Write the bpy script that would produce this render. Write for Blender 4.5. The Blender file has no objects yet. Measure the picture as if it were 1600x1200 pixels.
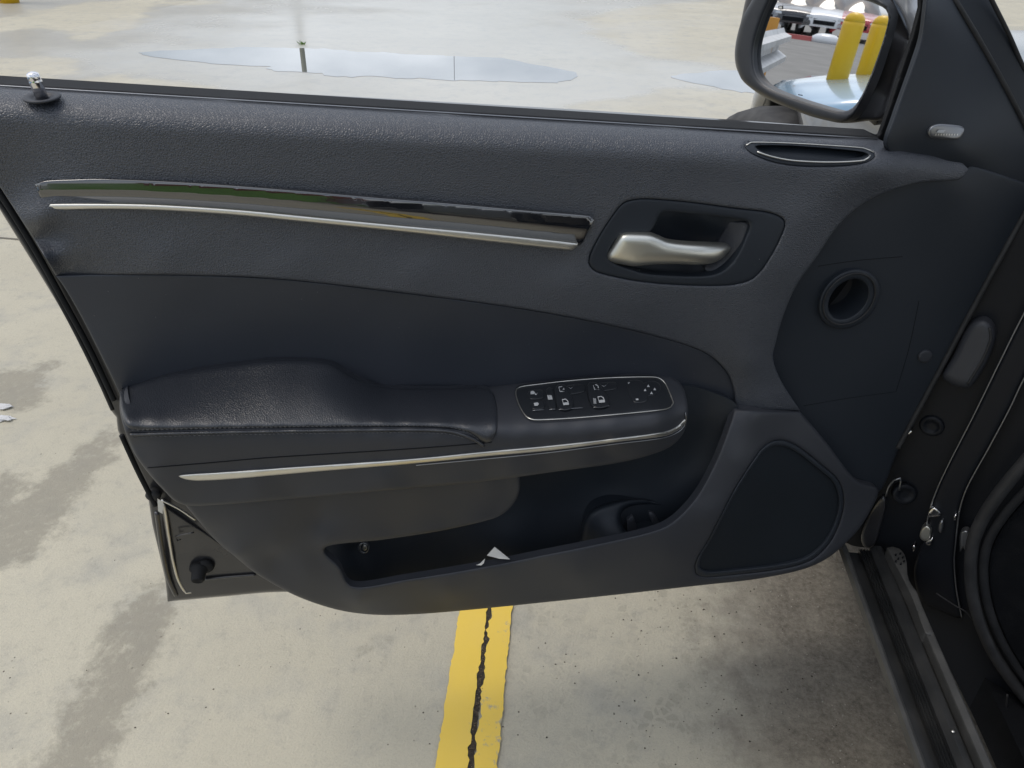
import bpy, math, random
import numpy as np
from mathutils import Vector, Matrix
from mathutils.geometry import delaunay_2d_cdt
random.seed(7); rng = np.random.default_rng(7)
sc = bpy.context.scene
col = sc.collection

# ---------------------------------------------------------------- camera
FPX, PITCH, ROLL, YAW = 1150., math.radians(33), math.radians(2.0), math.radians(5.6)
CAM = np.array([0, 0, 1.18])
cf = np.array([-math.sin(YAW)*math.cos(PITCH), math.cos(YAW)*math.cos(PITCH), -math.sin(PITCH)])
_r = np.cross(cf, [0, 0, 1.]); _r /= np.linalg.norm(_r); _u = np.cross(_r, cf)
cr = _r*math.cos(ROLL)+_u*math.sin(ROLL); cu = -_r*math.sin(ROLL)+_u*math.cos(ROLL)
cam = bpy.data.objects.new('camera', bpy.data.cameras.new('camera')); col.objects.link(cam)
cam.matrix_world = Matrix(((cr[0], cu[0], -cf[0], CAM[0]), (cr[1], cu[1], -cf[1], CAM[1]), (cr[2], cu[2], -cf[2], CAM[2]), (0, 0, 0, 1)))
cam.data.sensor_width = 36; cam.data.lens = FPX/1600*36
cam.data.clip_start = .02; cam.data.clip_end = 2000
sc.camera = cam
# ---------------------------------------------------------------- sky, sun, exposure
SUN_EL, SUN_AZ = math.radians(62), math.radians(-98)      # azimuth from +Y towards +X
w = bpy.data.worlds.new('World'); sc.world = w; w.use_nodes = True
nt = w.node_tree; nt.nodes.clear()
sky = nt.nodes.new('ShaderNodeTexSky'); sky.sky_type = 'NISHITA'; sky.sun_disc = False
sky.sun_elevation = SUN_EL; sky.sun_rotation = SUN_AZ
sky.air_density = 1.0; sky.dust_density = 4.0; sky.ozone_density = 1.0
tc = nt.nodes.new('ShaderNodeTexCoord'); mp = nt.nodes.new('ShaderNodeMapping'); mp.inputs['Scale'].default_value = (1, 1, 3)
ns = nt.nodes.new('ShaderNodeTexNoise'); ns.inputs['Scale'].default_value = 2.2; ns.inputs['Detail'].default_value = 6
rp = nt.nodes.new('ShaderNodeValToRGB'); rp.color_ramp.elements[0].position = .34; rp.color_ramp.elements[1].position = .62
mx = nt.nodes.new('ShaderNodeMix'); mx.data_type = 'RGBA'; mx.inputs['B'].default_value = (10.0, 10.6, 11.4, 1)
ml = nt.nodes.new('ShaderNodeMath'); ml.operation = 'MULTIPLY'; ml.inputs[1].default_value = .85
bg = nt.nodes.new('ShaderNodeBackground'); bg.inputs['Strength'].default_value = .1
ow = nt.nodes.new('ShaderNodeOutputWorld')
L = nt.links.new
L(tc.outputs['Generated'], mp.inputs['Vector']); L(mp.outputs['Vector'], ns.inputs['Vector']); L(ns.outputs['Fac'], rp.inputs['Fac'])
L(rp.outputs['Color'], ml.inputs[0]); L(ml.outputs[0], mx.inputs['Factor']); L(sky.outputs['Color'], mx.inputs['A'])
L(mx.outputs['Result'], bg.inputs['Color']); L(bg.outputs['Background'], ow.inputs['Surface'])
sun = bpy.data.objects.new('sun', bpy.data.lights.new('sun', 'SUN')); col.objects.link(sun)
sun.data.energy = 0.75; sun.data.angle = math.radians(20); sun.data.color = (1, .95, .87)
sd = Vector((math.sin(SUN_AZ)*math.cos(SUN_EL), math.cos(SUN_AZ)*math.cos(SUN_EL), math.sin(SUN_EL)))
sun.rotation_euler = sd.to_track_quat('Z', 'Y').to_euler()
vs = sc.view_settings; vs.view_transform = 'Standard'; vs.look = 'None'; vs.exposure = 0.20; vs.gamma = 1; vs.use_curve_mapping = False

# ---------------------------------------------------------------- projections
def rays(P):
    P = np.atleast_2d(np.asarray(P, float))
    d = cf[None]*FPX+cr[None]*(P[:, :1]-800)-cu[None]*(P[:, 1:2]-600)
    return d/np.linalg.norm(d, axis=1, keepdims=True)
def on_plane(P, O, N, w=0.):
    d = rays(P); t = (w-np.dot(CAM-O, N))/(d@N)
    return CAM+d*np.asarray(t)[:, None]
_da = math.radians(80.5)-YAW
DU = np.array([math.sin(_da), math.cos(_da), 0.])             # along the open door, towards its hinge
DN = np.array([DU[1], -DU[0], 0.])                            # door's inner face normal
_d = rays([(700, 170)])[0]; DO = CAM+_d*(.72/math.hypot(_d[0], _d[1]))
def door(P, w=0.): return on_plane(P, DO, DN, w)
BN = np.array([-.5, -.866, 0.]); BO = np.array([.50, .93, .6])  # pillar face of the body
def pillar(P, w=0.): return on_plane(P, BO, BN, w)
def level(z): return lambda P, w=0.: on_plane(P, np.array([0, 0, z]), np.array([0, 0, 1.]), w)
ground = level(0.)
def G(x, y, z=0.): return level(z)([(x, y)])[0]

# ---------------------------------------------------------------- materials
def mat(name, color=(.5, .5, .5), rough=.5, metal=0., spec=.5, coat=0., bump=None, var=None, coat_rough=.03):
    m = bpy.data.materials.new(name); m.use_nodes = True; n = m.node_tree; b = n.nodes['Principled BSDF']
    b.inputs['Base Color'].default_value = (*color, 1); b.inputs['Roughness'].default_value = rough
    b.inputs['Metallic'].default_value = metal; b.inputs['Specular IOR Level'].default_value = spec
    b.inputs['Coat Weight'].default_value = coat; b.inputs['Coat Roughness'].default_value = coat_rough
    t = n.nodes.new('ShaderNodeTexCoord')
    if var:
        sc_, c2, lo, hi = var
        a = n.nodes.new('ShaderNodeTexNoise'); a.inputs['Scale'].default_value = sc_; a.inputs['Detail'].default_value = 6
        n.links.new(t.outputs['Object'], a.inputs['Vector'])
        r = n.nodes.new('ShaderNodeMapRange'); r.inputs['From Min'].default_value = lo; r.inputs['From Max'].default_value = hi
        n.links.new(a.outputs['Fac'], r.inputs['Value'])
        x = n.nodes.new('ShaderNodeMix'); x.data_type = 'RGBA'; x.inputs['A'].default_value = (*color, 1); x.inputs['B'].default_value = (*c2, 1)
        n.links.new(r.outputs['Result'], x.inputs['Factor']); n.links.new(x.outputs['Result'], b.inputs['Base Color'])
        q = n.nodes.new('ShaderNodeMapRange'); q.inputs['To Min'].default_value = rough*.85; q.inputs['To Max'].default_value = min(1, rough*1.2)
        n.links.new(a.outputs['Fac'], q.inputs['Value']); n.links.new(q.outputs['Result'], b.inputs['Roughness'])
    if bump:
        kind, s, st, dist = bump
        if kind == 'leather':
            wn = n.nodes.new('ShaderNodeTexNoise'); wn.inputs['Scale'].default_value = s*.35; wn.inputs['Detail'].default_value = 3
            va = n.nodes.new('ShaderNodeVectorMath'); va.operation = 'MULTIPLY_ADD'
            va.inputs[1].default_value = (1.6/s,)*3
            n.links.new(t.outputs['Object'], wn.inputs['Vector']); n.links.new(wn.outputs['Color'], va.inputs[0]); n.links.new(t.outputs['Object'], va.inputs[2])
            v = n.nodes.new('ShaderNodeTexVoronoi'); v.feature = 'DISTANCE_TO_EDGE'; v.inputs['Scale'].default_value = s
            n.links.new(va.outputs['Vector'], v.inputs['Vector'])
            mr = n.nodes.new('ShaderNodeMapRange'); mr.inputs['From Max'].default_value = .28; mr.interpolation_type = 'SMOOTHSTEP'
            n.links.new(v.outputs['Distance'], mr.inputs['Value']); h = mr.outputs['Result']
        else:
            v = n.nodes.new('ShaderNodeTexNoise'); v.inputs['Scale'].default_value = s; v.inputs['Detail'].default_value = 5
            n.links.new(t.outputs['Object'], v.inputs['Vector']); h = v.outputs['Fac']
        bp = n.nodes.new('ShaderNodeBump'); bp.inputs['Strength'].default_value = st; bp.inputs['Distance'].default_value = dist
        n.links.new(h, bp.inputs['Height']); n.links.new(bp.outputs['Normal'], b.inputs['Normal'])
    return m
M = {
 'grain': mat('grained_vinyl', (.038, .044, .057), .40, spec=.9, bump=('leather', 430, .55, .0008), var=(3, (.045, .051, .064), .35, .7)),
 'leather': mat('smooth_leather', (.029, .034, .045), .46, spec=.5, bump=('leather', 620, .16, .0004), var=(5, (.035, .040, .052), .35, .7)),
 'pad': mat('pad_leather', (.019, .022, .029), .34, spec=.85, bump=('leather', 480, .30, .0005), var=(6, (.024, .027, .034), .35, .7)),
 'plastic': mat('matte_plastic', (.033, .036, .044), .50, spec=.45, bump=('noise', 1500, .15, .0003), var=(4, (.040, .043, .051), .35, .7)),
 'dark': mat('dark_plastic', (.016, .021, .029), .5, spec=.4, bump=('noise', 1400, .15, .0003), var=(5, (.021, .026, .034), .35, .7)),
 'cloth': mat('speaker_cloth', (.010, .014, .019), .75, spec=.25, bump=('noise', 2200, .5, .0006)),
 'switch': mat('switch_plastic', (0.0169, 0.0194, 0.0236), .32, spec=.45),
 'gloss': mat('piano_black', (.010, .011, .014), .09, spec=1., coat=1),
 'satin': mat('satin_silver', (.72, .71, .67), .40, 1., bump=('noise', 900, .05, .0003)),
 'champagne': mat('champagne_metal', (.74, .735, .68), .40, 1.),
 'chrome': mat('chrome', (.85, .85, .87), .13, 1.),
 'dimchrome': mat('dim_silver', (.30, .31, .33), .35, .9),
 'rubber': mat('black_rubber', (.014, .015, .017), .7, spec=.2, var=(30, (.022, .023, .025), .4, .7)),
 'rubber_dusty': mat('dusty_rubber', (0.0202, 0.0211, 0.0231), .6, spec=.4, bump=('noise', 500, .2, .0006), var=(40, (0.0319, 0.0324, 0.0344), .4, .7)),
 'void': mat('cavity_black', (.006, .007, .009), .8, spec=.2),
 'paint': mat('black_car_paint', (.018, .019, .022), .30, spec=.5, coat=1, coat_rough=.03),
 'jamb': mat('black_jamb_paint', (0.0106, 0.0122, 0.0156), .45, spec=.16, coat=.04, coat_rough=.2, var=(9, (0.0110, 0.0122, 0.0152), .4, .75)),
 'shell': mat('grey_black_shell_paint', (0.0274, 0.0274, 0.0304), .28, spec=.5, coat=.7, coat_rough=.12, var=(14, (0.0364, 0.0364, 0.0389), .4, .7)),
 'sill': mat('scuffed_sill_plastic', (0.0170, 0.0182, 0.0193), .42, spec=.5, bump=('noise', 300, .2, .0005), var=(22, (0.0304, 0.0307, 0.0307), .42, .7)),
 'sill_light': mat('dusty_sill_edge', (0.0508, 0.0508, 0.0496), .5, spec=.4, var=(35, (0.0713, 0.0704, 0.0671), .4, .7)),
 'print': mat('white_print', (.42, .44, .46), .5),
 'mirror': mat('mirror_glass', (.93, .94, .95), .012, 1.),
 'housing': mat('mirror_housing_plastic', (0.0420, 0.0410, 0.0430), .38, spec=.5, coat=.15, coat_rough=.3),
 'bezel': mat('mirror_bezel', (0.0289, 0.0322, 0.0385), .42, spec=.5),
 'cap': mat('mirror_cap_silver', (.62, .63, .65), .30, .3),
 'paper': mat('white_paper', (.72, .70, .64), .7),
 'foam': mat('white_foam', (.62, .62, .62), .8),
 'tyre': mat('tyre_rubber', (.045, .045, .047), .7, spec=.3, var=(18, (.09, .09, .09), .4, .7)),
 'glass': mat('dark_window_glass', (.02, .024, .028), .05, spec=.6, coat=.5),
 'yellow': mat('yellow_bollard_paint', (.80, .50, .02), .35, spec=.5, var=(6, (.70, .42, .02), .45, .8)),
 'carblue': mat('pale_blue_car_paint', (.36, .55, .72), .25, coat=1),
 'carwhite': mat('white_car_paint', (.75, .76, .78), .25, coat=1),
 'cargrey': mat('grey_car_paint', (.25, .26, .28), .25, coat=1),
 'carred': mat('red_car_paint', (.45, .03, .04), .25, coat=1),
 'carblack': mat('dark_car_paint', (.03, .03, .035), .25, coat=1),
 'lamp': mat('headlamp_lens', (.65, .68, .70), .1, .6),
 'steel': mat('galvanised_steel', (.55, .56, .57), .45, .8, var=(8, (.42, .43, .44), .4, .7)),
 'orange': mat('orange_post_paint', (.70, .33, .06), .5),
 'red': mat('red_paint', (.42, .09, .08), .5),
 'grass': mat('grass_green', (.10, .21, .035), .8, spec=.2, bump=('noise', 60, .8, .03), var=(3, (.16, .30, .06), .35, .7)),
 'brick': mat('red_brick', (.30, .09, .06), .8, spec=.2, var=(20, (.22, .07, .05), .4, .6)),
 'greenpost': mat('green_post_paint', (.07, .075, .03), .6),
 'pole': mat('grey_pole_paint', (.16, .17, .18), .5),
 'carpet': mat('black_carpet', (0.0065, 0.0073, 0.0090), .95, spec=.1, bump=('noise', 700, .8, .002), var=(40, (0.0113, 0.0121, 0.0138), .5, .8)),
 'dirtchip': mat('dark_grit', (.05, .04, .03), .9),
 'stone': mat('pale_grit', (.35, .33, .28), .8),
}

M['gloss'].node_tree.nodes['Principled BSDF'].inputs['Coat IOR'].default_value = 1.85
# ---------------------------------------------------------------- object helpers
def link(o, parent=None):
    col.objects.link(o)
    if parent is not None: o.parent = parent
    return o
def wpos(o):
    p = Vector((0, 0, 0))
    while o is not None: p += o.location; o = o.parent
    return np.array(p)
def mesh(name, V, Fc, m, parent=None, smooth=True, origin=None):
    V = np.asarray(V, float)
    if origin is None: origin = V.mean(0)
    me = bpy.data.meshes.new(name); me.from_pydata((V-origin).tolist(), [], [tuple(int(i) for i in f) for f in Fc])
    if smooth: me.polygons.foreach_set('use_smooth', [True]*len(me.polygons))
    me.materials.append(m); me.update()
    o = link(bpy.data.objects.new(name, me), parent)
    o.location = Vector(origin)-(Vector(wpos(parent)) if parent is not None else Vector((0, 0, 0)))
    return o
def thing(name, loc, label, cat, group=None, rz=0):
    o = link(bpy.data.objects.new(name, None)); o.location = loc; o.rotation_euler.z = rz
    o['label'] = label; o['category'] = cat
    if group: o['group'] = group
    return o
def tag(o, label=None, cat=None, group=None, kind=None):
    for k, v in (('label', label), ('category', cat), ('group', group), ('kind', kind)):
        if v: o[k] = v
    return o
def spline(P, n=8, closed=True, sharp=()):
    P = [np.array(p[:2], float) for p in P]; N = len(P); out = []
    for i in range(N if closed else N-1):
        p1, p2 = P[i], P[(i+1) % N]
        p0 = P[(i-1) % N] if (closed or i > 0) else p1
        p3 = P[(i+2) % N] if (closed or i+2 < N) else p2
        t1, t2 = (p2-p0)*.5, (p3-p1)*.5
        L1 = np.linalg.norm(p2-p1)
        if i in sharp: t1 = (p2-p1)
        if (i+1) % N in sharp: t2 = (p2-p1)
        for t in (t1, t2):
            l = np.linalg.norm(t)
            if l > L1*1.2: t *= L1*1.2/l
        k = max(1, int(L1/n))
        for j in range(k):
            s = j/k; s2, s3 = s*s, s**3
            out.append((2*s3-3*s2+1)*p1+(s3-2*s2+s)*t1+(3*s2-2*s3)*p2+(s3-s2)*t2)
    if not closed: out.append(P[-1])
    return np.array(out)
def segdist(P, poly, closed=True):
    A = poly; B = np.roll(poly, -1, 0)
    if not closed: A, B = A[:-1], B[:-1]
    D = np.full(len(P), 1e9)
    AB = B-A; LL = (AB**2).sum(1)+1e-12
    for s in range(0, len(P), 20000):
        Q = P[s:s+20000]
        t = np.clip(((Q[:, None]-A[None])*AB[None]).sum(2)/LL, 0, 1)
        D[s:s+20000] = np.sqrt((((A[None]+t[..., None]*AB[None])-Q[:, None])**2).sum(2)).min(1)
    return D
def inside(P, poly):
    c = np.zeros(len(P), bool); x, y = P[:, 0], P[:, 1]; j = len(poly)-1
    for i in range(len(poly)):
        xi, yi = poly[i]; xj, yj = poly[j]
        with np.errstate(divide='ignore', invalid='ignore'):
            hit = ((yi > y) != (yj > y)) & (x < (xj-xi)*(y-yi)/(yj-yi+1e-12)+xi)
        c ^= hit; j = i
    return c
def rbf(pts, c=25., scale=1.):
    A = np.array(pts, float); X = A[:, :2]; W = A[:, 2]*scale; mu = W.mean()
    K = np.sqrt(((X[:, None]-X[None])**2).sum(2)+c*c); K += np.eye(len(X))*1e-3*K.mean()*0
    n = len(X); Mx = np.zeros((n+1, n+1)); Mx[:n, :n] = K; Mx[:n, n] = 1; Mx[n, :n] = 1
    s = np.linalg.lstsq(Mx, np.append(W, 0), rcond=None)[0]
    def f(P):
        P = np.atleast_2d(P); out = np.empty(len(P))
        for i in range(0, len(P), 20000):
            Q = P[i:i+20000]
            out[i:i+20000] = np.sqrt(((Q[:, None]-X[None])**2).sum(2)+c*c)@s[:n]+s[n]
        return out
    return f
def patch(name, outline, w, m, parent=None, proj=door, step=9, rpx=6, rdep=.003, skirt=.012, holes=(), lift=0., seg=6, sharp=(), smooth=True, hole_r=None):
    """a curved sheet with rolled edges and a returned skirt, lying on the plane of proj at height w"""
    wf = w if callable(w) else (lambda P, w=w: np.full(len(P), float(w)))
    O = spline(outline, seg, True, sharp) if smooth else np.array([p[:2] for p in outline], float)
    if not smooth and rpx > 0:
        out = []
        for i in range(len(O)):
            p, q = O[i], O[(i+1) % len(O)]; k = max(1, int(np.linalg.norm(q-p)/seg))
            out += [p+(q-p)*j/k for j in range(k)]
        O = np.array(out)
    H = [spline(h, seg) for h in holes]
    loops = [O]+H
    allseg_d = lambda P: np.min([segdist(P, l) for l in loops], axis=0)
    pts = [l for l in loops]; edges = []; k = 0
    for l in loops:
        n = len(l); edges += [(k+i, k+(i+1) % n) for i in range(n)]; k += n
    nb = k
    inn = lambda P: inside(P, O) & ~np.any([inside(P, h) for h in H], axis=0) if H else inside(P, O)
    extra = []
    if rpx > 0:
        for l in loops:
            T = np.roll(l, -1, 0)-np.roll(l, 1, 0); T /= (np.linalg.norm(T, axis=1, keepdims=True)+1e-9)
            Nn = np.stack([T[:, 1], -T[:, 0]], 1)
            for fr in (.12, .35, .65, 1.0):
                for sgn in (1, -1):
                    Q = l+Nn*sgn*rpx*fr; ok = inn(Q); Q = Q[ok]
                    if len(Q):
                        dd = allseg_d(Q); extra.append(Q[np.abs(dd-rpx*fr) < .12*rpx*fr+.05])
    x0, y0 = O.min(0); x1, y1 = O.max(0)
    gx, gy = np.meshgrid(np.arange(x0, x1, step), np.arange(y0, y1, step)); Q = np.stack([gx.ravel(), gy.ravel()], 1)
    Q[:, 0] += np.tile((np.arange(gy.shape[0]) % 2)[:, None]*step/2, (1, gy.shape[1])).ravel()
    Q = Q[inn(Q)]
    if len(Q): extra.append(Q[allseg_d(Q) > max(rpx*1.25, step*.5)])
    allp = np.concatenate(pts+extra)
    v, e, fc, ov, oe, of = delaunay_2d_cdt([Vector(p) for p in allp], edges, [], 0, 1e-4)
    vp = np.array([(p.x, p.y) for p in v]); F_ = np.array([f for f in fc if len(f) == 3])
    cen = vp[F_].mean(1); F_ = F_[inn(cen)]
    ww = wf(vp); D = allseg_d(vp)
    if rpx > 0:
        t = np.clip(D/rpx, 0, 1); ww = ww-rdep*(1-np.sqrt(np.clip(1-(1-t)**2, 0, 1)))
    X = proj(vp, ww)
    if lift:
        dd = CAM-X; X = X+dd/np.linalg.norm(dd, axis=1, keepdims=True)*lift
    # orient
    a, b, c = X[F_[:, 0]], X[F_[:, 1]], X[F_[:, 2]]
    fl = ((np.cross(b-a, c-a)*(CAM-a)).sum(1) < 0); F_[fl] = F_[fl][:, ::-1]
    faces = F_.tolist(); V = X.tolist()
    if skirt > 0:
        Nn = DN if proj is door else (BN if proj is pillar else None)
        cnt = {}
        for f in faces:
            for i in range(3):
                k_ = (f[i], f[(i+1) % 3]); cnt[k_] = 1
        bd = [k_ for k_ in cnt if (k_[1], k_[0]) not in cnt]
        mp_ = {}
        def dup(i, back):
            key = (i, back)
            if key not in mp_:
                p = X[i]
                if back:
                    if Nn is not None: p = p-Nn*skirt
                    else: p = p+getattr(proj, 'back', np.array([0, 0, -1.]))*skirt
                mp_[key] = len(V); V.append(list(p))
            return mp_[key]
        for (a_, b_) in bd:
            faces.append([dup(b_, 0), dup(a_, 0), dup(a_, 1), dup(b_, 1)])
    o = mesh(name, V, faces, m, parent)
    return o
def tube(name, P, r, m, parent=None, n=8, closed=False, cap=True):
    P = np.asarray(P, float); N = len(P); V = []; Fc = []
    r = np.broadcast_to(r, (N,))
    up = np.array([.13, .27, .95])
    for i in range(N):
        a = P[(i-1) % N] if (closed or i) else P[i]; b = P[(i+1) % N] if (closed or i < N-1) else P[i]
        t = b-a; t /= np.linalg.norm(t)+1e-12
        s = np.cross(t, up); s /= np.linalg.norm(s)+1e-12; q = np.cross(s, t)
        for k in range(n):
            an = 2*math.pi*k/n; V.append(P[i]+r[i]*(math.cos(an)*s+math.sin(an)*q))
    for i in range(N if closed else N-1):
        for k in range(n):
            a = i*n+k; b = i*n+(k+1) % n; c = ((i+1) % N)*n+(k+1) % n; d = ((i+1) % N)*n+k
            Fc.append((a, b, c, d))
    if not closed and cap: Fc.append(tuple(range(n))[::-1]); Fc.append(tuple((N-1)*n+k for k in range(n)))
    return mesh(name, V, Fc, m, parent)
def line_on(P, wf, proj=door, lift=0., n=6, closed=False):
    q = spline(P, n, closed); ww = wf(q) if callable(wf) else np.full(len(q), float(wf)); X = proj(q, ww)
    if lift: d = CAM-X; X = X+d/np.linalg.norm(d, axis=1, keepdims=True)*lift
    return X
def ellipse(cx, cy, a, b, rot, n=32):
    t = np.linspace(0, 2*math.pi, n, endpoint=False); c, s = math.cos(rot), math.sin(rot)
    return [(cx+a*math.cos(k)*c-b*math.sin(k)*s, cy+a*math.cos(k)*s+b*math.sin(k)*c) for k in t]
def box(name, lo, hi, m, parent=None, bev=0.):
    x0, y0, z0 = lo; x1, y1, z1 = hi
    V = [(x0, y0, z0), (x1, y0, z0), (x1, y1, z0), (x0, y1, z0), (x0, y0, z1), (x1, y0, z1), (x1, y1, z1), (x0, y1, z1)]
    Fc = [(0, 3, 2, 1), (4, 5, 6, 7), (0, 1, 5, 4), (1, 2, 6, 5), (2, 3, 7, 6), (3, 0, 4, 7)]
    o = mesh(name, V, Fc, m, parent, smooth=False)
    if bev:
        b = o.modifiers.new('bevel', 'BEVEL'); b.width = bev; b.segments = 3
    return o
def lathe(name, prof, base, m, parent=None, n=24, axis=(0, 0, 1)):
    z = np.array(axis, float); z /= np.linalg.norm(z); a = np.cross(z, [.3, .9, .1] if abs(z[2]) > .5 else [0, 0, 1.]); a /= np.linalg.norm(a); b = np.cross(z, a)
    V = []; Fc = []
    for (r, h) in prof:
        for k in range(n):
            t = 2*math.pi*k/n; V.append(np.array(base)+z*h+r*(a*math.cos(t)+b*math.sin(t)))
    for i in range(len(prof)-1):
        for k in range(n):
            Fc.append((i*n+k, i*n+(k+1) % n, (i+1)*n+(k+1) % n, (i+1)*n+k))
    Fc.append(tuple((len(prof)-1)*n+k for k in range(n))); Fc.append(tuple(range(n))[::-1])
    return mesh(name, V, Fc, m, parent, origin=np.array(base, float))

# ================================================================ GROUND
def wpoly(P): return ground(spline(P, 14))[:, :2]
xs = np.concatenate([[-400, -150, -60, -30, -18], np.arange(-12, 12.01, .05), [18, 30, 60, 150, 400]])
ys = [-3.0]
while ys[-1] < 22: ys.append(ys[-1]+max(.025, .012*abs(ys[-1])))
ys = np.array([-400, -150, -60, -30, -15, -8, -5]+ys+[26, 32, 45, 80, 150, 400])
gx, gy = np.meshgrid(xs, ys); GP = np.stack([gx.ravel(), gy.ravel()], 1)
def mask(P, soft):
    pl = wpoly(P); lo, hi = pl.min(0)-1.5, pl.max(0)+1.5
    out = np.full(len(GP), 0.); sel = np.all((GP > lo) & (GP < hi), axis=1); Q = GP[sel]
    d = segdist(Q, pl)*np.where(inside(Q, pl), 1, -1)
    s = np.maximum(soft*np.maximum(1, Q[:, 1]*.5), 1e-3)
    out[sel] = np.clip(.5+d/s*.5, 0, 1); return out
WET = [(-300, -20), (-300, 175), (300, 175), (1250, 215), (1300, 150), (1700, 90), (1900, -40), (800, -60)]
DRY = [[(-200, 45), (0, 28), (90, 10), (180, 0), (300, -8), (240, 10), (232, 28), (200, 45), (130, 64), (105, 50), (60, 44), (0, 50)],
       [(-200, 90), (0, 90), (80, 88), (128, 96), (128, 108), (90, 122), (0, 132), (-200, 140)],
       [(100, 130), (170, 118), (215, 121), (280, 128), (330, 138), (250, 140), (120, 134)],
       [(915, 30), (960, 16), (1010, 10), (1080, 4), (1200, -8), (1400, -20), (1500, 40), (1320, 120), (1160, 110), (1100, 100), (1000, 85), (960, 68), (925, 50)],
       [(920, 170), (985, 152), (1060, 140), (1180, 150), (1300, 160), (1320, 215), (1000, 200)],
       [(230, 5), (300, 0), (350, 2), (300, 8)], [(1500, -40), (1700, -40), (1700, 90), (1500, 100)]]
wet = mask(WET, .4)
dry = np.max([mask(d, .16) for d in DRY], axis=0)
film = np.max([mask([(300, 70), (420, 35), (600, 10), (780, -8), (900, 8), (930, 60), (1000, 96), (1190, 118), (1250, 150), (1060, 145), (950, 185), (700, 190), (480, 160), (340, 128), (230, 92)], .9),
               mask([(520, 10), (700, -20), (900, -10), (700, 30)], .8)], axis=0)
STAIN = [[(175, 668), (197, 672), (165, 730), (120, 775), (95, 815), (50, 868), (-20, 890), (-40, 830), (45, 765), (110, 715)],
         [(245, 905), (262, 935), (262, 980), (240, 1030), (205, 1110), (165, 1200), (120, 1290), (10, 1290), (70, 1190), (125, 1080), (165, 990), (200, 940)],
         [(-60, 590), (20, 580), (85, 565), (60, 600), (70, 625), (30, 640), (-60, 620)],
         [(-60, 740), (20, 745), (45, 750), (10, 790), (-60, 810)],
         [(580, 1010), (600, 1000), (596, 1020), (584, 1026)]]
stain = np.max([mask(s, .10) for s in STAIN], axis=0)
tyre_marks = np.max([mask(s, .12) for s in [[(950, 915), (1040, 912), (1120, 940), (1110, 1000), (1095, 1060), (1060, 1050), (1065, 990), (1040, 965), (970, 955)],
    [(822, 950), (850, 940), (850, 1000), (845, 1060), (825, 1050)], [(850, 1085), (872, 1080), (870, 1110), (850, 1110)],
    [(975, 1080), (1040, 1070), (1090, 1120), (1050, 1220), (985, 1240)]]], axis=0)
# damp, dirty band plus the car's painted shade, growing towards the sill
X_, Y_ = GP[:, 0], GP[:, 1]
dirt_shade = np.clip((X_-.17)/.30, 0, 1)*np.clip((2.2-Y_)/.6, 0, 1)*(X_ < 2.6)
me = bpy.data.meshes.new('ground'); nx, ny = len(xs), len(ys)
idx = np.arange(nx*ny).reshape(ny, nx)
Fq = np.stack([idx[:-1, :-1], idx[:-1, 1:], idx[1:, 1:], idx[1:, :-1]], -1).reshape(-1, 4)
me.vertices.add(nx*ny); me.vertices.foreach_set('co', np.column_stack([GP, np.zeros(len(GP))]).ravel())
me.loops.add(Fq.size); me.loops.foreach_set('vertex_index', Fq.ravel().astype(np.int32))
me.polygons.add(len(Fq)); me.polygons.foreach_set('loop_start', (np.arange(len(Fq))*4).astype(np.int32)); me.update(calc_edges=True)
for nm, a in (('wet', wet*(1-dry)), ('film', film), ('stain', stain), ('marks', tyre_marks), ('dirt', dirt_shade)):
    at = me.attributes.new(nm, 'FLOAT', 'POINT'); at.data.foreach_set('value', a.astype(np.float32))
go = link(bpy.data.objects.new('ground', me)); tag(go, 'pale concrete parking lot surface, damp and shiny beyond the door', kind='structure')

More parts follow.
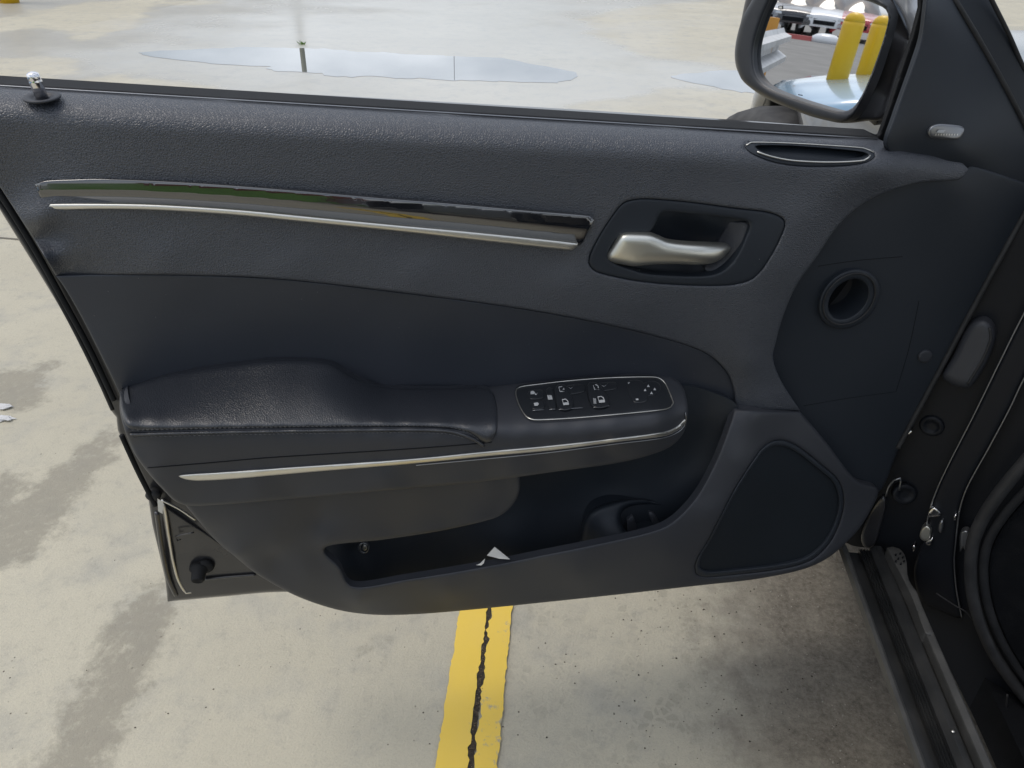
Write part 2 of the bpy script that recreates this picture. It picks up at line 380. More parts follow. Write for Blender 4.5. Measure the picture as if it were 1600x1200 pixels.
def ground_material():
    m = bpy.data.materials.new('concrete_lot'); m.use_nodes = True; n = m.node_tree; N = n.nodes; b = N['Principled BSDF']; Lk = n.links.new
    geo = N.new('ShaderNodeTexCoord').outputs['Object']
    def noise(s, d=6, rough=.6, vec=None):
        a = N.new('ShaderNodeTexNoise'); a.inputs['Scale'].default_value = s; a.inputs['Detail'].default_value = d; a.inputs['Roughness'].default_value = rough
        Lk(vec or geo, a.inputs['Vector']); return a.outputs['Fac']
    def mr(v, a, b_, c=0, d=1, sm=True):
        r = N.new('ShaderNodeMapRange'); r.inputs['From Min'].default_value = a; r.inputs['From Max'].default_value = b_; r.inputs['To Min'].default_value = c; r.inputs['To Max'].default_value = d
        if sm: r.interpolation_type = 'SMOOTHSTEP'
        Lk(v, r.inputs['Value']); return r.outputs['Result']
    def mth(op, a, b_):
        r = N.new('ShaderNodeMath'); r.operation = op
        for i, q in enumerate((a, b_)):
            if isinstance(q, (int, float)): r.inputs[i].default_value = q
            else: Lk(q, r.inputs[i])
        return r.outputs[0]
    def mix(f, a, b_):
        r = N.new('ShaderNodeMix'); r.data_type = 'RGBA'
        for k, q in (('A', a), ('B', b_)):
            if isinstance(q, tuple): r.inputs[k].default_value = (*q, 1)
            else: Lk(q, r.inputs[k])
        if isinstance(f, float): r.inputs['Factor'].default_value = f
        else: Lk(f, r.inputs['Factor'])
        return r.outputs['Result']
    def attr(nm):
        a = N.new('ShaderNodeAttribute'); a.attribute_name = nm; return a.outputs['Fac']
    def edge(nm, ns, amp, lo=.42, hi=.58):
        return mr(mth('ADD', attr(nm), mth('MULTIPLY', mth('SUBTRACT', ns, .5), amp)), lo, hi)
    n_big, n_mid, n_fine, n_vf = noise(.9), noise(7), noise(55, 8, .7), noise(260, 4, .7)
    c = mix(mr(n_big, .3, .7), (.515, .478, .375), (.60, .558, .440))
    c = mix(mr(n_mid, .45, .75), c, (.45, .43, .365))
    c = mix(mth('MULTIPLY', mr(n_fine, .55, .8), .45), c, (.33, .31, .26))
    c = mix(mth('MULTIPLY', mr(n_vf, .35, .75), .28), c, (.36, .34, .29))
    c = mix(mth('MULTIPLY', mr(noise(28, 9, .8), .50, .68), .42), c, (.37, .345, .285))
    c = mix(mth('MULTIPLY', mr(noise(110, 6, .85), .56, .72), .35), c, (.30, .28, .23))
    c = mix(mth('MULTIPLY', mr(noise(75, 5, .8), .60, .74), .5), c, (.68, .65, .54))
    # pale and dark grit
    v = N.new('ShaderNodeTexVoronoi'); v.inputs['Scale'].default_value = 60; Lk(geo, v.inputs['Vector'])
    sp = mth('MULTIPLY', mr(v.outputs['Distance'], .12, .07), mr(noise(9, 2), .57, .62))
    c = mix(sp, c, (.12, .105, .08))
    st = edge('stain', noise(22, 8, .7), .95, .36, .62)
    st = mth('MULTIPLY', st, mr(n_fine, .25, .5, .45, .75))
    c = mix(st, c, (.285, .262, .210))
    vm = N.new('ShaderNodeTexVoronoi'); vm.feature = 'DISTANCE_TO_EDGE'; vm.inputs['Scale'].default_value = 48; Lk(geo, vm.inputs['Vector'])
    mk = mth('MULTIPLY', mth('MULTIPLY', attr('marks'), mr(noise(16, 6, .6), .50, .58)), mr(vm.outputs['Distance'], .06, .14))
    c = mix(mth('MULTIPLY', mk, .45), c, (.26, .24, .195))
    # dirty band by the car, with its shade painted into the colour
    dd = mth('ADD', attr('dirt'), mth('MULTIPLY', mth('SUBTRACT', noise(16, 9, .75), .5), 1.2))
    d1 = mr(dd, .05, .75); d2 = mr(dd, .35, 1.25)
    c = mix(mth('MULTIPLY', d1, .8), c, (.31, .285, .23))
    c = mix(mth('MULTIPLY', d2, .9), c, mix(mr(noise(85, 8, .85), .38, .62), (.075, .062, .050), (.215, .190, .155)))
    v2 = N.new('ShaderNodeTexVoronoi'); v2.inputs['Scale'].default_value = 120; Lk(geo, v2.inputs['Vector'])
    sp2 = mth('MULTIPLY', mth('MULTIPLY', mr(v2.outputs['Distance'], .22, .12), mr(noise(30, 2), .55, .6)), d2)
    c = mix(sp2, c, (.42, .38, .32))
    # wet
    we = edge('wet', noise(2.6, 8, .65), .55, .40, .58)
    fi = edge('film', noise(.8, 5, .6), .6, .18, .62)
    c = mix(mth('MULTIPLY', mth('MULTIPLY', we, .66), mth('SUBTRACT', 1, mth('MULTIPLY', fi, .75))), c, (.30, .29, .26))
    Lk(c, b.inputs['Base Color'])
    ro = mth('SUBTRACT', .82, mth('MULTIPLY', we, .40)); ro = mth('SUBTRACT', ro, mth('MULTIPLY', fi, .26)); ro = mth('SUBTRACT', ro, mth('MULTIPLY', st, .06))
    Lk(mth('MAXIMUM', ro, .1), b.inputs['Roughness'])
    b.inputs['Specular IOR Level'].default_value = .4; b.inputs['Coat Roughness'].default_value = .45; b.inputs['Coat IOR'].default_value = 2.1; Lk(mth('MULTIPLY', fi, .9), b.inputs['Coat Weight'])
    h = mth('ADD', mth('MULTIPLY', n_fine, .7), mth('MULTIPLY', n_vf, .5)); h = mth('SUBTRACT', h, mth('MULTIPLY', sp, .6))
    h = mth('ADD', h, mth('MULTIPLY', sp2, .8))
    bp = N.new('ShaderNodeBump'); bp.inputs['Distance'].default_value = .007
    Lk(mth('SUBTRACT', .5, mth('MULTIPLY', fi, .44)), bp.inputs['Strength']); Lk(h, bp.inputs['Height']); Lk(bp.outputs['Normal'], b.inputs['Normal'])
    return m
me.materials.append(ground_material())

# puddles: thin sheets of standing water
water = mat('puddle_water', (.25, .26, .26), .02, spec=.6, coat=1, coat_rough=.0)
def sheet(name, P, z, m, label, seg=10, sm=True):
    q = level(z)(spline(P, seg) if sm else np.array(P, float))
    nz = np.convolve(rng.normal(size=len(q)*3), np.ones(5)/2.2, 'same')[len(q):2*len(q)]; ce = q.mean(0)
    q = q+(q-ce)/np.linalg.norm(q-ce, axis=1, keepdims=True)*nz[:, None]*.05
    v, e, f, *_ = delaunay_2d_cdt([Vector(p[:2]) for p in q], [(i, (i+1) % len(q)) for i in range(len(q))], [], 1, 1e-5)
    o = mesh(name, [(p.x, p.y, z) for p in v], [t if (v[t[1]]-v[t[0]]).cross(v[t[2]]-v[t[0]]) > 0 else t[::-1] for t in f], m, smooth=False)
    return tag(o, label, kind='structure')
sheet('puddle', [(222, 84), (300, 77), (360, 74), (460, 74), (560, 79), (680, 86), (790, 92), (840, 103), (885, 112), (896, 119), (885, 125), (800, 128), (690, 126), (560, 120), (430, 110), (320, 98)], .0015, water, 'long shallow puddle reflecting white sky beyond the door')
sheet('puddle', [(1040, 118), (1090, 112), (1150, 110), (1220, 112), (1225, 150), (1160, 146), (1110, 138), (1070, 128)], .0015, water, 'small puddle beside the door mirror')

asph = mat('asphalt', (.20, .195, .185), .8, spec=.3, bump=('noise', 90, .5, .004), var=(1.5, (.27, .265, .25), .35, .7))
tag(mesh('asphalt', [(-70, -60, .0012), (-3.6, -60, .0012), (-3.6, 1.9, .0012), (-70, 1.9, .0012)], [(0, 1, 2, 3)], asph, smooth=False), 'grey asphalt strip left of the concrete, seen in the mirror', kind='structure')
# painted parking line along an open joint
def paint_mat(wear):
    m = mat('yellow_line_paint', (.78, .50, .045), .6, spec=.3); n = m.node_tree; N = n.nodes; b = N['Principled BSDF']
    t = N.new('ShaderNodeTexCoord'); a = N.new('ShaderNodeTexNoise'); a.inputs['Scale'].default_value = 45; a.inputs['Detail'].default_value = 8; a.inputs['Roughness'].default_value = .7
    a2 = N.new('ShaderNodeTexNoise'); a2.inputs['Scale'].default_value = 9; a2.inputs['Detail'].default_value = 4
    for q in (a, a2): n.links.new(t.outputs['Object'], q.inputs['Vector'])
    ad = N.new('ShaderNodeMath'); ad.operation = 'ADD'; n.links.new(a.outputs['Fac'], ad.inputs[0]); n.links.new(a2.outputs['Fac'], ad.inputs[1])
    r = N.new('ShaderNodeMapRange'); r.inputs['From Min'].default_value = wear; r.inputs['From Max'].default_value = wear+.12; r.interpolation_type = 'SMOOTHSTEP'
    n.links.new(ad.outputs[0], r.inputs['Value'])
    x = N.new('ShaderNodeMix'); x.data_type = 'RGBA'; x.inputs['B'].default_value = (.46, .40, .28, 1)
    x0 = N.new('ShaderNodeMix'); x0.data_type = 'RGBA'; x0.inputs['A'].default_value = (.92, .64, .075, 1); x0.inputs['B'].default_value = (.84, .60, .14, 1)
    n.links.new(a2.outputs['Fac'], x0.inputs['Factor']); n.links.new(x0.outputs['Result'], x.inputs['A'])
    n.links.new(r.outputs['Result'], x.inputs['Factor']); n.links.new(x.outputs['Result'], b.inputs['Base Color'])
    bp = N.new('ShaderNodeBump'); bp.inputs['Distance'].default_value = .002; bp.inputs['Strength'].default_value = .4
    n.links.new(a.outputs['Fac'], bp.inputs['Height']); n.links.new(bp.outputs['Normal'], b.inputs['Normal'])
    return m
def strip(name, xa0, xb0, xa1, xb1, z, m, label, ja=.0, jb=.0, y0=945, y1=1200, r0=-1.4, r1=2.4):
    A0, B0, A1, B1 = G(xa0, y0, z), G(xb0, y0, z), G(xa1, y1, z), G(xb1, y1, z)
    ts = np.arange(r0, r1, .007); V = []; Fc = []
    L0 = A0-A1; ln = np.linalg.norm(L0)
    na, nb_ = [np.convolve(rng.normal(size=len(ts)+8), np.ones(3)/2.6, 'same')+.9*rng.normal(size=len(ts)+8) for _ in range(2)]
    for i, t in enumerate(ts):
        s = t/ln; a = A1+(A0-A1)*s; b = B1+(B0-B1)*s; d = (b-a)/np.linalg.norm(b-a)
        V += [a+d*na[i]*ja, b+d*nb_[i]*jb]
    for i in range(len(ts)-1): Fc.append((2*i, 2*i+1, 2*i+3, 2*i+2))
    return tag(mesh(name, V, Fc, m, smooth=False), label, kind='structure')
strip('parking_line', 719, 761.5, 680, 728.5, .004, paint_mat(1.24), 'solid yellow paint left of the open joint', .0007, .0015)
strip('parking_line', 768.5, 800, 739.5, 777.5, .004, paint_mat(1.09), 'worn yellow paint right of the open joint', .002, .0009)
strip('joint_crack', 760.5, 769.5, 727.5, 740.5, .0025, mat('joint_grit', (.035, .028, .020), .9, bump=('noise', 160, .9, .006), var=(120, (.11, .085, .055), .45, .75)), 'dark open joint full of grit', .0013, .0013)
# slab joint running across
a_, b_ = G(0, 372), G(60, 378); d_ = (b_-a_)/np.linalg.norm(b_-a_); p_ = np.array([-d_[1], d_[0], 0])
V = []; 
for t in np.arange(-6, 9, .06): q = a_+d_*t+p_*rng.normal()*.002; V += [q-p_*.006+[0, 0, .002], q+p_*.006+[0, 0, .002]]
tag(mesh('slab_joint', V, [(2*i, 2*i+2, 2*i+3, 2*i+1) for i in range(len(V)//2-1)], mat('joint_dark', (.17, .155, .125), .9), smooth=False), 'thin straight joint between two concrete slabs', kind='structure')
# loose grit
def grit(name, pts, m, label):
    V = []; Fc = []
    for (p, s) in pts:
        k = len(V)
        for q in ((1, 0, .1), (-.5, .8, .1), (-.6, -.7, .1), (.1, .1, 1.), (.2, -.2, -.2)): V.append(p+np.array(q)*s*(.7+.6*rng.random(3)))
        Fc += [(k, k+1, k+3), (k+1, k+2, k+3), (k+2, k, k+3)]
    return tag(mesh(name, V, Fc, m, smooth=False), label, kind='stuff')
pts = []
for _ in range(260):
    x = rng.uniform(-.9, .45); y = rng.uniform(.45, 1.8); pts.append((np.array([x, y, 0.]), rng.uniform(.0008, .0022)))
for _ in range(420):
    x = rng.uniform(.12, .55); y = rng.uniform(.5, 1.5); pts.append((np.array([x, y, 0.]), rng.uniform(.0008, .0024)))
grit('loose_grit', pts[::2], M['dirtchip'], 'dark grit scattered over the concrete'); grit('loose_grit', pts[1::2], M['stone'], 'pale grit scattered over the concrete')
pts = []
cA, cB = G(765, 945), G(734, 1200)
for _ in range(260):
    t = rng.uniform(-1, 3); pts.append((cB+(cA-cB)*t+np.array([rng.normal()*.0022, 0, .003]), rng.uniform(.0008, .002)))
grit('joint_stones', pts, mat('joint_stone', (.20, .15, .09), .8), 'small stones lying in the open joint')
for (px, py), lb in (((8, 637), 'upper of the two white foam scraps at the left edge'), ((9, 656), 'lower of the two white foam scraps at the left edge')):
    c0 = G(px, py); V = []; Fc = []
    n1, n2 = 14, 9
    for i in range(n2):
        for j in range(n1):
            th, ph = math.pi*i/(n2-1), 2*math.pi*j/n1; rr = 1+.35*rng.normal()*math.sin(th)
            V.append(c0+np.array([.020*math.sin(th)*math.cos(ph)*rr, .010*math.sin(th)*math.sin(ph)*rr, .005+.005*math.cos(th)]))
    for i in range(n2-1):
        for j in range(n1): Fc.append((i*n1+j, i*n1+(j+1) % n1, (i+1)*n1+(j+1) % n1, (i+1)*n1+j))
    tag(mesh('foam_scrap', V, Fc, M['foam'], smooth=False), lb, 'litter', 'white foam scraps on the concrete')

# ================================================================ THE BLACK CAR
car = thing('black_car', (0.9, 0.3, 0), 'black car with its front door wide open over the concrete', 'car')

# ---------------- door shell (outer skin and frame)
SH = [(-60, 160), (1380, 232), (1500, 300), (1490, 560), (1400, 705), (1372, 770), (1322, 845), (1270, 880), (1100, 905), (800, 925), (440, 925), (350, 932), (262, 940), (258, 905), (250, 870), (238, 820), (232, 780), (222, 745), (200, 705), (184, 672), (182, 652), (172, 640), (150, 590), (120, 530), (96, 485), (60, 425), (0, 328), (-60, 230)]
fd = patch('front_door', SH, rbf([(0, 200, -.045), (0, 328, -.04), (96, 485, -.04), (182, 652, -.04), (232, 780, -.035), (262, 940, -.02), (440, 925, -.02), (800, 925, -.03), (1300, 840, -.05), (1400, 700, -.05), (1380, 232, -.055), (700, 500, -.055)]),
           M['shell'], car, step=30, rpx=5, rdep=.004, skirt=.09, seg=10, sharp=(12, 13, 15, 16))
D = fd

# ---------------- relief fields
bely = lambda x: 139+.0605*x
U = []
for x in (-60, 100, 300, 500, 700, 900, 1100, 1300, 1385):
    y = bely(x); U += [(x, y-2, .001), (x, y+45, .001)]
    if x < 1200: U += [(x, y+90, .001)]
for x in (60, 250, 450, 650, 880): U += [(x, 300+.06*x, .001), (x, 350+.075*x, .003), (x, 385+.06*x, .006)]
U += [(20, 322, -.006), (60, 300, .000), (87, 428, .001), (60, 385, -.001), (110, 400, .003), (300, 428, .004), (500, 445, .004), (700, 466, .004), (850, 490, .004), (1000, 518, .004), (1100, 550, .004), (1140, 590, .004), (1147, 635, .003),
      (1100, 480, .007), (1000, 470, .008), (1180, 500, .010), (1170, 570, .010), (1190, 635, .008), (1215, 590, -.002), (1208, 560, .001), (1250, 640, -.008), (1225, 490, .004), (1245, 445, .005), (1275, 400, .003), (1225, 425, .010),
      (1312, 350, -.002), (1360, 312, -.006), (1430, 288, -.012), (1505, 272, -.016), (1260, 340, .006), (1330, 290, .003), (1400, 262, -.002), (1440, 250, -.008), (1490, 245, -.012), (1230, 300, .002)]
_wU = rbf(U, 22)
def wU(P):
    t = P[:, 1]-bely(P[:, 0]); s = np.clip((t+5)/62, 0, 1)
    return _wU(P)-.042*(1-s)**2.6
trimline = [(58, 296), (55, 288), (70, 282), (110, 280), (165, 279), (300, 285), (450, 296), (600, 309), (700, 317), (820, 328), (922, 337), (928, 344), (918, 364), (902, 384), (750, 370), (500, 345), (250, 325), (81, 323), (66, 316)]
HB = [(987, 312), (1010, 310), (1075, 315), (1150, 325), (1200, 331), (1222, 340), (1227, 352), (1215, 382), (1200, 408), (1187, 426), (1170, 439), (1137, 446), (1075, 446), (1000, 440), (937, 427), (922, 417), (920, 402), (935, 370), (957, 336), (972, 318)]
VS = [(1163, 226), (1172, 222), (1230, 223), (1300, 227), (1350, 231), (1366, 238), (1367, 245), (1355, 253), (1320, 259), (1260, 260), (1215, 255), (1185, 245), (1168, 235)]
S = [(87, 431), (150, 429), (300, 430), (450, 437), (650, 460), (800, 480), (925, 502), (1025, 525), (1100, 550), (1135, 580), (1147, 610), (1148, 636)]
UO = [(-60, 134), (0, 138), (300, 156), (700, 181), (1000, 199), (1300, 218), (1385, 223), (1402, 234), (1445, 241), (1485, 239), (1513, 264), (1500, 280), (1430, 287), (1360, 312), (1312, 350), (1275, 403), (1245, 445), (1225, 490), (1212, 535), (1208, 562), (1222, 598), (1250, 641), (1200, 640), (1148, 636)]+S[::-1][1:]+[(60, 385), (20, 323), (0, 292), (-60, 198)]
patch('upper_trim', UO, wU, M['grain'], D, step=7, rpx=4, rdep=.002, skirt=.03, holes=[HB, VS], sharp=(0, 10, 21, 23, 34))

# insert
A_top = [(1062, 600), (1040, 588), (960, 588), (800, 600), (750, 606), (600, 604), (552, 588), (515, 565), (430, 561), (300, 576), (193, 604)]
I_pts = [(90, 436, .000), (300, 434, .001), (500, 444, .001), (700, 466, .001), (900, 498, .001), (1050, 534, .000), (1120, 566, 0), (1145, 632, -.002),
         (300, 470, -.003), (600, 490, -.005), (850, 530, -.007), (1000, 560, -.008), (120, 500, -.002), (170, 580, .001), (300, 540, -.006), (500, 530, -.008), (700, 570, -.009), (900, 575, -.010), (1080, 600, -.008),
         (200, 615, -.004), (430, 580, -.011), (620, 615, -.009), (800, 620, -.008), (1040, 605, -.007), (1110, 620, -.007), (450, 640, -.015), (800, 660, -.015)]
wI = rbf(I_pts, 30)
IO = S+[(1110, 622), (1075, 622), (1040, 625), (800, 640), (600, 640), (430, 610), (300, 620), (205, 640), (193, 628), (175, 590), (130, 500), (100, 448)]
patch('insert_panel', IO, wI, M['leather'], D, step=9, rpx=4, rdep=.0016, skirt=.02, sharp=(0, 11))

# armrest body
SC = .95
Apts = []
_c = np.array([(195, 606, 655, 730), (300, 577, 660, 735), (430, 561, 661, 735), (515, 566, 662, 730), (600, 604, 662, 725), (750, 606, 664, 712), (850, 597, 662, 700), (950, 588, 655, 688), (1030, 588, 645, 676)], float)
for x in np.concatenate([np.arange(195, 1000, 45), [1030]]):
    yt, yf, yb = (np.interp(x, _c[:, 0], _c[:, k]) for k in (1, 2, 3))
    d = .080 if x < 1000 else .066
    Apts += [(x, yt, -.004), (x, (yt+yf)/2, d*.50), (x, yf, d), (x, yf+9, d+.006), (x, yf+20, d+.009), (x, yb, d+.009)]
Apts += [(290, 789, .083), (280, 760, .088), (462, 776, .084), (650, 760, .083), (760, 749, .082), (860, 735, .079), (972, 720, .070), (1040, 700, .055), (1066, 682, .045), (400, 760, .091), (600, 745, .091), (800, 728, .088), (950, 705, .078),
         (1066, 605, .006), (1075, 640, .042), (1070, 662, .045), (200, 690, .082), (230, 735, .086)]
wA = rbf(Apts, 12)
AO = [(188, 616), (193, 606), (300, 577), (430, 561), (515, 565), (552, 587), (600, 603), (750, 605), (800, 599), (960, 587), (1040, 586), (1064, 600), (1074, 630), (1074, 655), (1066, 680), (1040, 702), (972, 722), (860, 738), (760, 752), (650, 763), (462, 779), (340, 789), (284, 788), (252, 762), (226, 732), (208, 705), (194, 670), (187, 640)]
patch('armrest', AO, wA, M['plastic'], D, step=6, rpx=5, rdep=.005, skirt=.03)
wP = lambda P: wA(P)
PO = [(188, 622), (190, 608), (240, 590), (300, 578), (430, 562), (512, 566), (549, 588), (598, 604), (690, 607), (745, 605), (768, 612), (777, 640), (776, 676), (766, 691), (752, 690), (736, 678), (706, 670), (640, 667), (500, 668), (350, 670), (225, 673), (200, 668), (190, 645)]
patch('armrest_pad', PO, wP, M['pad'], D, step=6, rpx=9, rdep=.004, skirt=.006, lift=.005)
# stitching, two rows of separate stitches
def stitches(name, P, wf, m, parent, pitch=.0045, ln=.0032, r=.0006, lift=.005, off=0.):
    X = line_on(P, wf, lift=lift, n=3); s = np.concatenate([[0], np.cumsum(np.linalg.norm(np.diff(X, axis=0), axis=1))])
    V = []; Fc = []
    for a in np.arange(off, s[-1]-ln, pitch):
        p, q = [np.array([np.interp(t, s, X[:, i]) for i in range(3)]) for t in (a, a+ln)]
        k = len(V); t = (q-p)/np.linalg.norm(q-p); sd = np.cross(t, DN); sd /= np.linalg.norm(sd)
        for e, rr in ((p, .3), ((p+q)/2+DN*r*.8, 1.), (q, .3)):
            for j in range(5): an = 2*math.pi*j/5; V.append(e+r*rr*(math.cos(an)*sd+math.sin(an)*DN))
        for i in range(2):
            for j in range(5): Fc.append((k+i*5+j, k+i*5+(j+1) % 5, k+(i+1)*5+(j+1) % 5, k+(i+1)*5+j))
    o = mesh(name, V, Fc, m, parent); o['kind'] = 'stuff'; return o
thread = mat('black_thread', (.05, .052, .056), .6)
ST = [(205, 672), (332, 669), (495, 666), (640, 665), (700, 667), (730, 675), (752, 690)]
stitches('stitching', ST, wP, thread, D)
stitches('stitching', [(x-1, y+11) for x, y in ST[:-1]], wA, thread, D, lift=.003, off=.002)
tube('pad_piping', line_on([(203, 679), (332, 676), (495, 673), (640, 672), (700, 674), (735, 684), (756, 697)], wA, lift=.002), .0016, M['pad'], D)
tube('seam_line', line_on([(231, 731), (330, 723), (422, 715), (600, 704), (700, 697), (768, 691)], wA, lift=.0002), .0006, M['void'], D)
# chrome armrest strip
CS = [(279, 744), (290, 741), (337, 738), (480, 728), (650, 716), (760, 705), (860, 696), (960, 685), (1035, 675), (1058, 666), (1069, 655), (1073, 656), (1066, 668), (1040, 681), (960, 691), (860, 704), (760, 713), (650, 724), (480, 738), (369, 748), (312, 751), (290, 749)]
patch('silver_strip', CS, wA, M['satin'], D, step=5, rpx=4.5, rdep=.003, skirt=.006, lift=.004, seg=5)
tube('strip_edge', line_on([(650, 727), (760, 717), (860, 707), (960, 694), (1038, 684), (1064, 672), (1072, 658), (1071, 645)], wA, lift=.002), .0006, M['dimchrome'], D)

# lower panel
Lp = [(370, 869, .068), (509, 855, .070), (553, 915, .072), (640, 903, .076), (760, 884, .078), (850, 866, .078), (930, 850, .077), (1010, 832, .072), (1050, 815, .068), (1090, 775, .056), (1120, 720, .042), (1140, 660, .024), (1148, 638, .014),
      (330, 835, .060), (400, 895, .062), (450, 925, .060), (560, 945, .062), (700, 925, .074), (900, 900, .076), (1050, 865, .070), (600, 930, .070), (480, 890, .068), (700, 954, .052), (900, 935, .052), (1100, 914, .046), (560, 956, .045), (1240, 893, .030), (1310, 855, .010),
      (1110, 800, .062), (1150, 720, .044), (1175, 650, .024), (1200, 700, .024), (1180, 760, .040), (1130, 860, .050), (1100, 890, .052), (1215, 800, .026), (1250, 640, -.006), (1290, 690, -.004), (1337, 748, -.008), (1280, 780, .010), (1330, 800, -.004), (1365, 765, -.016), (1200, 870, .034)]
Lp += [(290, 793, .070), (462, 781, .074), (650, 765, .073), (760, 754, .070), (806, 748, .064), (366, 862, .069), (430, 856, .071), (509, 848, .072), (620, 836, .064), (700, 823, .060), (775, 805, .054), (800, 782, .054), (330, 820, .068), (500, 815, .067), (700, 795, .064),
      (370, 875, .063), (430, 868, .065), (500, 863, .067)]
wL = rbf(Lp, 12)
SPK = [(1086, 886), (1090, 872), (1110, 838), (1145, 770), (1175, 722), (1195, 697), (1218, 688), (1245, 697), (1285, 728), (1310, 752), (1318, 785), (1308, 825), (1290, 855), (1262, 877), (1215, 889), (1150, 897), (1102, 901), (1088, 896)]
F_in = [(553, 916), (640, 904), (760, 884), (850, 866), (930, 850), (1010, 832), (1050, 815), (1088, 775), (1118, 720), (1139, 665), (1147, 638)]
LO = [(286, 785), (340, 783), (462, 773), (650, 757), (760, 746), (812, 738), (812, 765), (803, 786), (787, 802), (765, 812), (690, 829), (600, 843), (509, 855), (530, 885)]+F_in+[(1200, 642), (1250, 643), (1290, 690), (1337, 750), (1372, 766), (1350, 815), (1322, 848), (1290, 874), (1250, 891), (1180, 905), (1100, 914), (900, 936), (700, 956), (610, 961), (550, 957), (500, 945), (450, 925), (400, 896), (365, 868), (345, 852), (322, 828)]
patch('lower_trim', LO, wL, M['plastic'], D, step=7, rpx=6, rdep=.004, skirt=.009, holes=[SPK], sharp=(0, 5, 24, 26))
wSp = lambda P: wL(P)-.004
patch('speaker_grille', [(1084, 890), (1088, 870), (1175, 718), (1195, 694), (1218, 685), (1247, 694), (1312, 750), (1321, 785), (1310, 828), (1292, 858), (1262, 880), (1150, 900), (1100, 905)], wSp, M['cloth'], D, step=12, rpx=3, skirt=.004)
patch('speaker_rim', ellipse(0, 0, 1, 1, 0) and [(x, y) for x, y in SPK], lambda P: wL(P)+.0005, M['dark'], D, step=6, rpx=3, rdep=.002, skirt=.004,
      holes=[[(1201+(x-1201)*.94, 800+(y-800)*.925) for x, y in SPK]])
# inside of the pocket
Bp = [(480, 820, .02), (560, 860, .0), (700, 850, -.01), (850, 800, -.014), (950, 760, -.014), (1050, 720, -.010), (1060, 640, .0), (1090, 620, -.002), (1100, 680, -.004), (1145, 650, .010), (1115, 740, .012), (1080, 790, .015), (1040, 830, .018), (900, 868, .010), (760, 893, .008), (600, 912, .010), (530, 890, .035), (620, 885, .0), (800, 850, .010), (950, 830, .015), (900, 700, -.01), (1020, 780, .002), (1085, 720, -.004)]
patch('map_pocket', [(500, 840), (528, 888), (556, 914), (760, 895), (930, 860), (1055, 825), (1100, 785), (1135, 700), (1155, 640), (1110, 612), (1060, 606), (1050, 660), (900, 710), (700, 745), (520, 800)], rbf(Bp, 20), M['dark'], D, step=9, rpx=0, skirt=.01)
Hp = rbf([(912, 850, .020), (925, 795, .018), (950, 783, .016), (1000, 780, .010), (1060, 800, .012), (960, 820, .034), (1000, 825, .036), (1040, 820, .028), (950, 850, .045), (1020, 838, .050)], 20)
patch('bottle_holder', [(908, 862), (908, 830), (915, 808), (930, 793), (955, 784), (985, 779), (1015, 780), (1045, 790), (1066, 806), (1058, 828), (1010, 842), (950, 858)], Hp, M['dark'], D, step=6, rpx=10, rdep=.012, skirt=.02,
      holes=[[(972, 800), (990, 790), (1025, 790), (1050, 802), (1050, 815), (1020, 828), (985, 834), (972, 820)]])
patch('holder_clip', [(980, 812), (988, 806), (994, 820), (994, 838), (980, 838)], .028, M['plastic'], D, step=5, rpx=3, skirt=.004)  # bright reflection inside the holder, modelled as a small patch
patch('holder_clip', [(1014, 800), (1022, 802), (1031, 820), (1027, 826), (1018, 815)], .034, M['plastic'], D, step=5, rpx=3, skirt=.004)  # second reflection inside the holder, likewise a patch
# clip in the pocket
cl = patch('trim_clip', ellipse(568, 856, 9, 9, 0, 16), .018, M['dimchrome'], D, step=4, rpx=3, rdep=.002, skirt=.004, holes=[ellipse(569, 856, 5.5, 6.5, 0, 16)])
patch('clip_head', ellipse(570, 856, 3.5, 4.5, .3, 12), .021, M['satin'], D, step=3, rpx=2, rdep=.001, skirt=.004)

# ---------------- front end of the door trim, duct ring and plug
Fp = [(1500, 280, -.020), (1430, 292, -.020), (1360, 318, -.018), (1312, 356, -.016), (1280, 405, -.016), (1250, 448, -.016), (1230, 492, -.017), (1216, 540, -.018), (1214, 565, -.018), (1230, 600, -.020), (1255, 645, -.020), (1337, 755, -.026), (1372, 768, -.030),
      (1400, 705, -.034), (1500, 520, -.036), (1600, 338, -.036), (1640, 300, -.036), (1350, 470, -.022), (1350, 600, -.026), (1430, 400, -.026), (1440, 550, -.032), (1512, 264, -.024)]
wF = rbf(Fp, 25)
DR_o = ellipse(1327, 467, 53, 41, math.radians(-42)); DR_i = ellipse(1325, 467, 36, 25, math.radians(-46))
FO = [(1504, 270), (1516, 258), (1660, 300), (1660, 242), (1600, 338), (1548, 432), (1500, 521), (1455, 605), (1420, 670), (1402, 706), (1374, 768), (1337, 758), (1290, 705), (1246, 650), (1215, 602), (1200, 565), (1204, 535), (1217, 488), (1237, 443), (1267, 400), (1304, 345), (1355, 304), (1425, 280)]
FO[3] = (1655, 250)
patch('front_trim', FO, wF, M['dark'], D, step=11, rpx=4, rdep=.003, skirt=.03, holes=[DR_i])
patch('vent_ring', DR_o, lambda P: wF(P)+.007, M['dark'], D, step=4, rpx=5, rdep=.004, skirt=.010, holes=[DR_i], seg=4)
tube('ring_bead', line_on(ellipse(1327, 467, 46, 34, math.radians(-43)), lambda P: wF(P)+.008, closed=True), .0011, M['rubber_dusty'], D, closed=True)
o_ = patch('vent_tube', ellipse(1325, 467, 39, 28, math.radians(-46)), lambda P: wF(P)-.034, M['void'], D, step=8, rpx=0, skirt=0)
Pi = spline(DR_i, 4); Xo = door(Pi, wF(Pi)+.004); Xi = Xo-DN*.042
mesh('vent_wall', np.concatenate([Xo, Xi]), [(i, (i+1) % len(Pi), len(Pi)+(i+1) % len(Pi), len(Pi)+i) for i in range(len(Pi))], M['dark'], D)
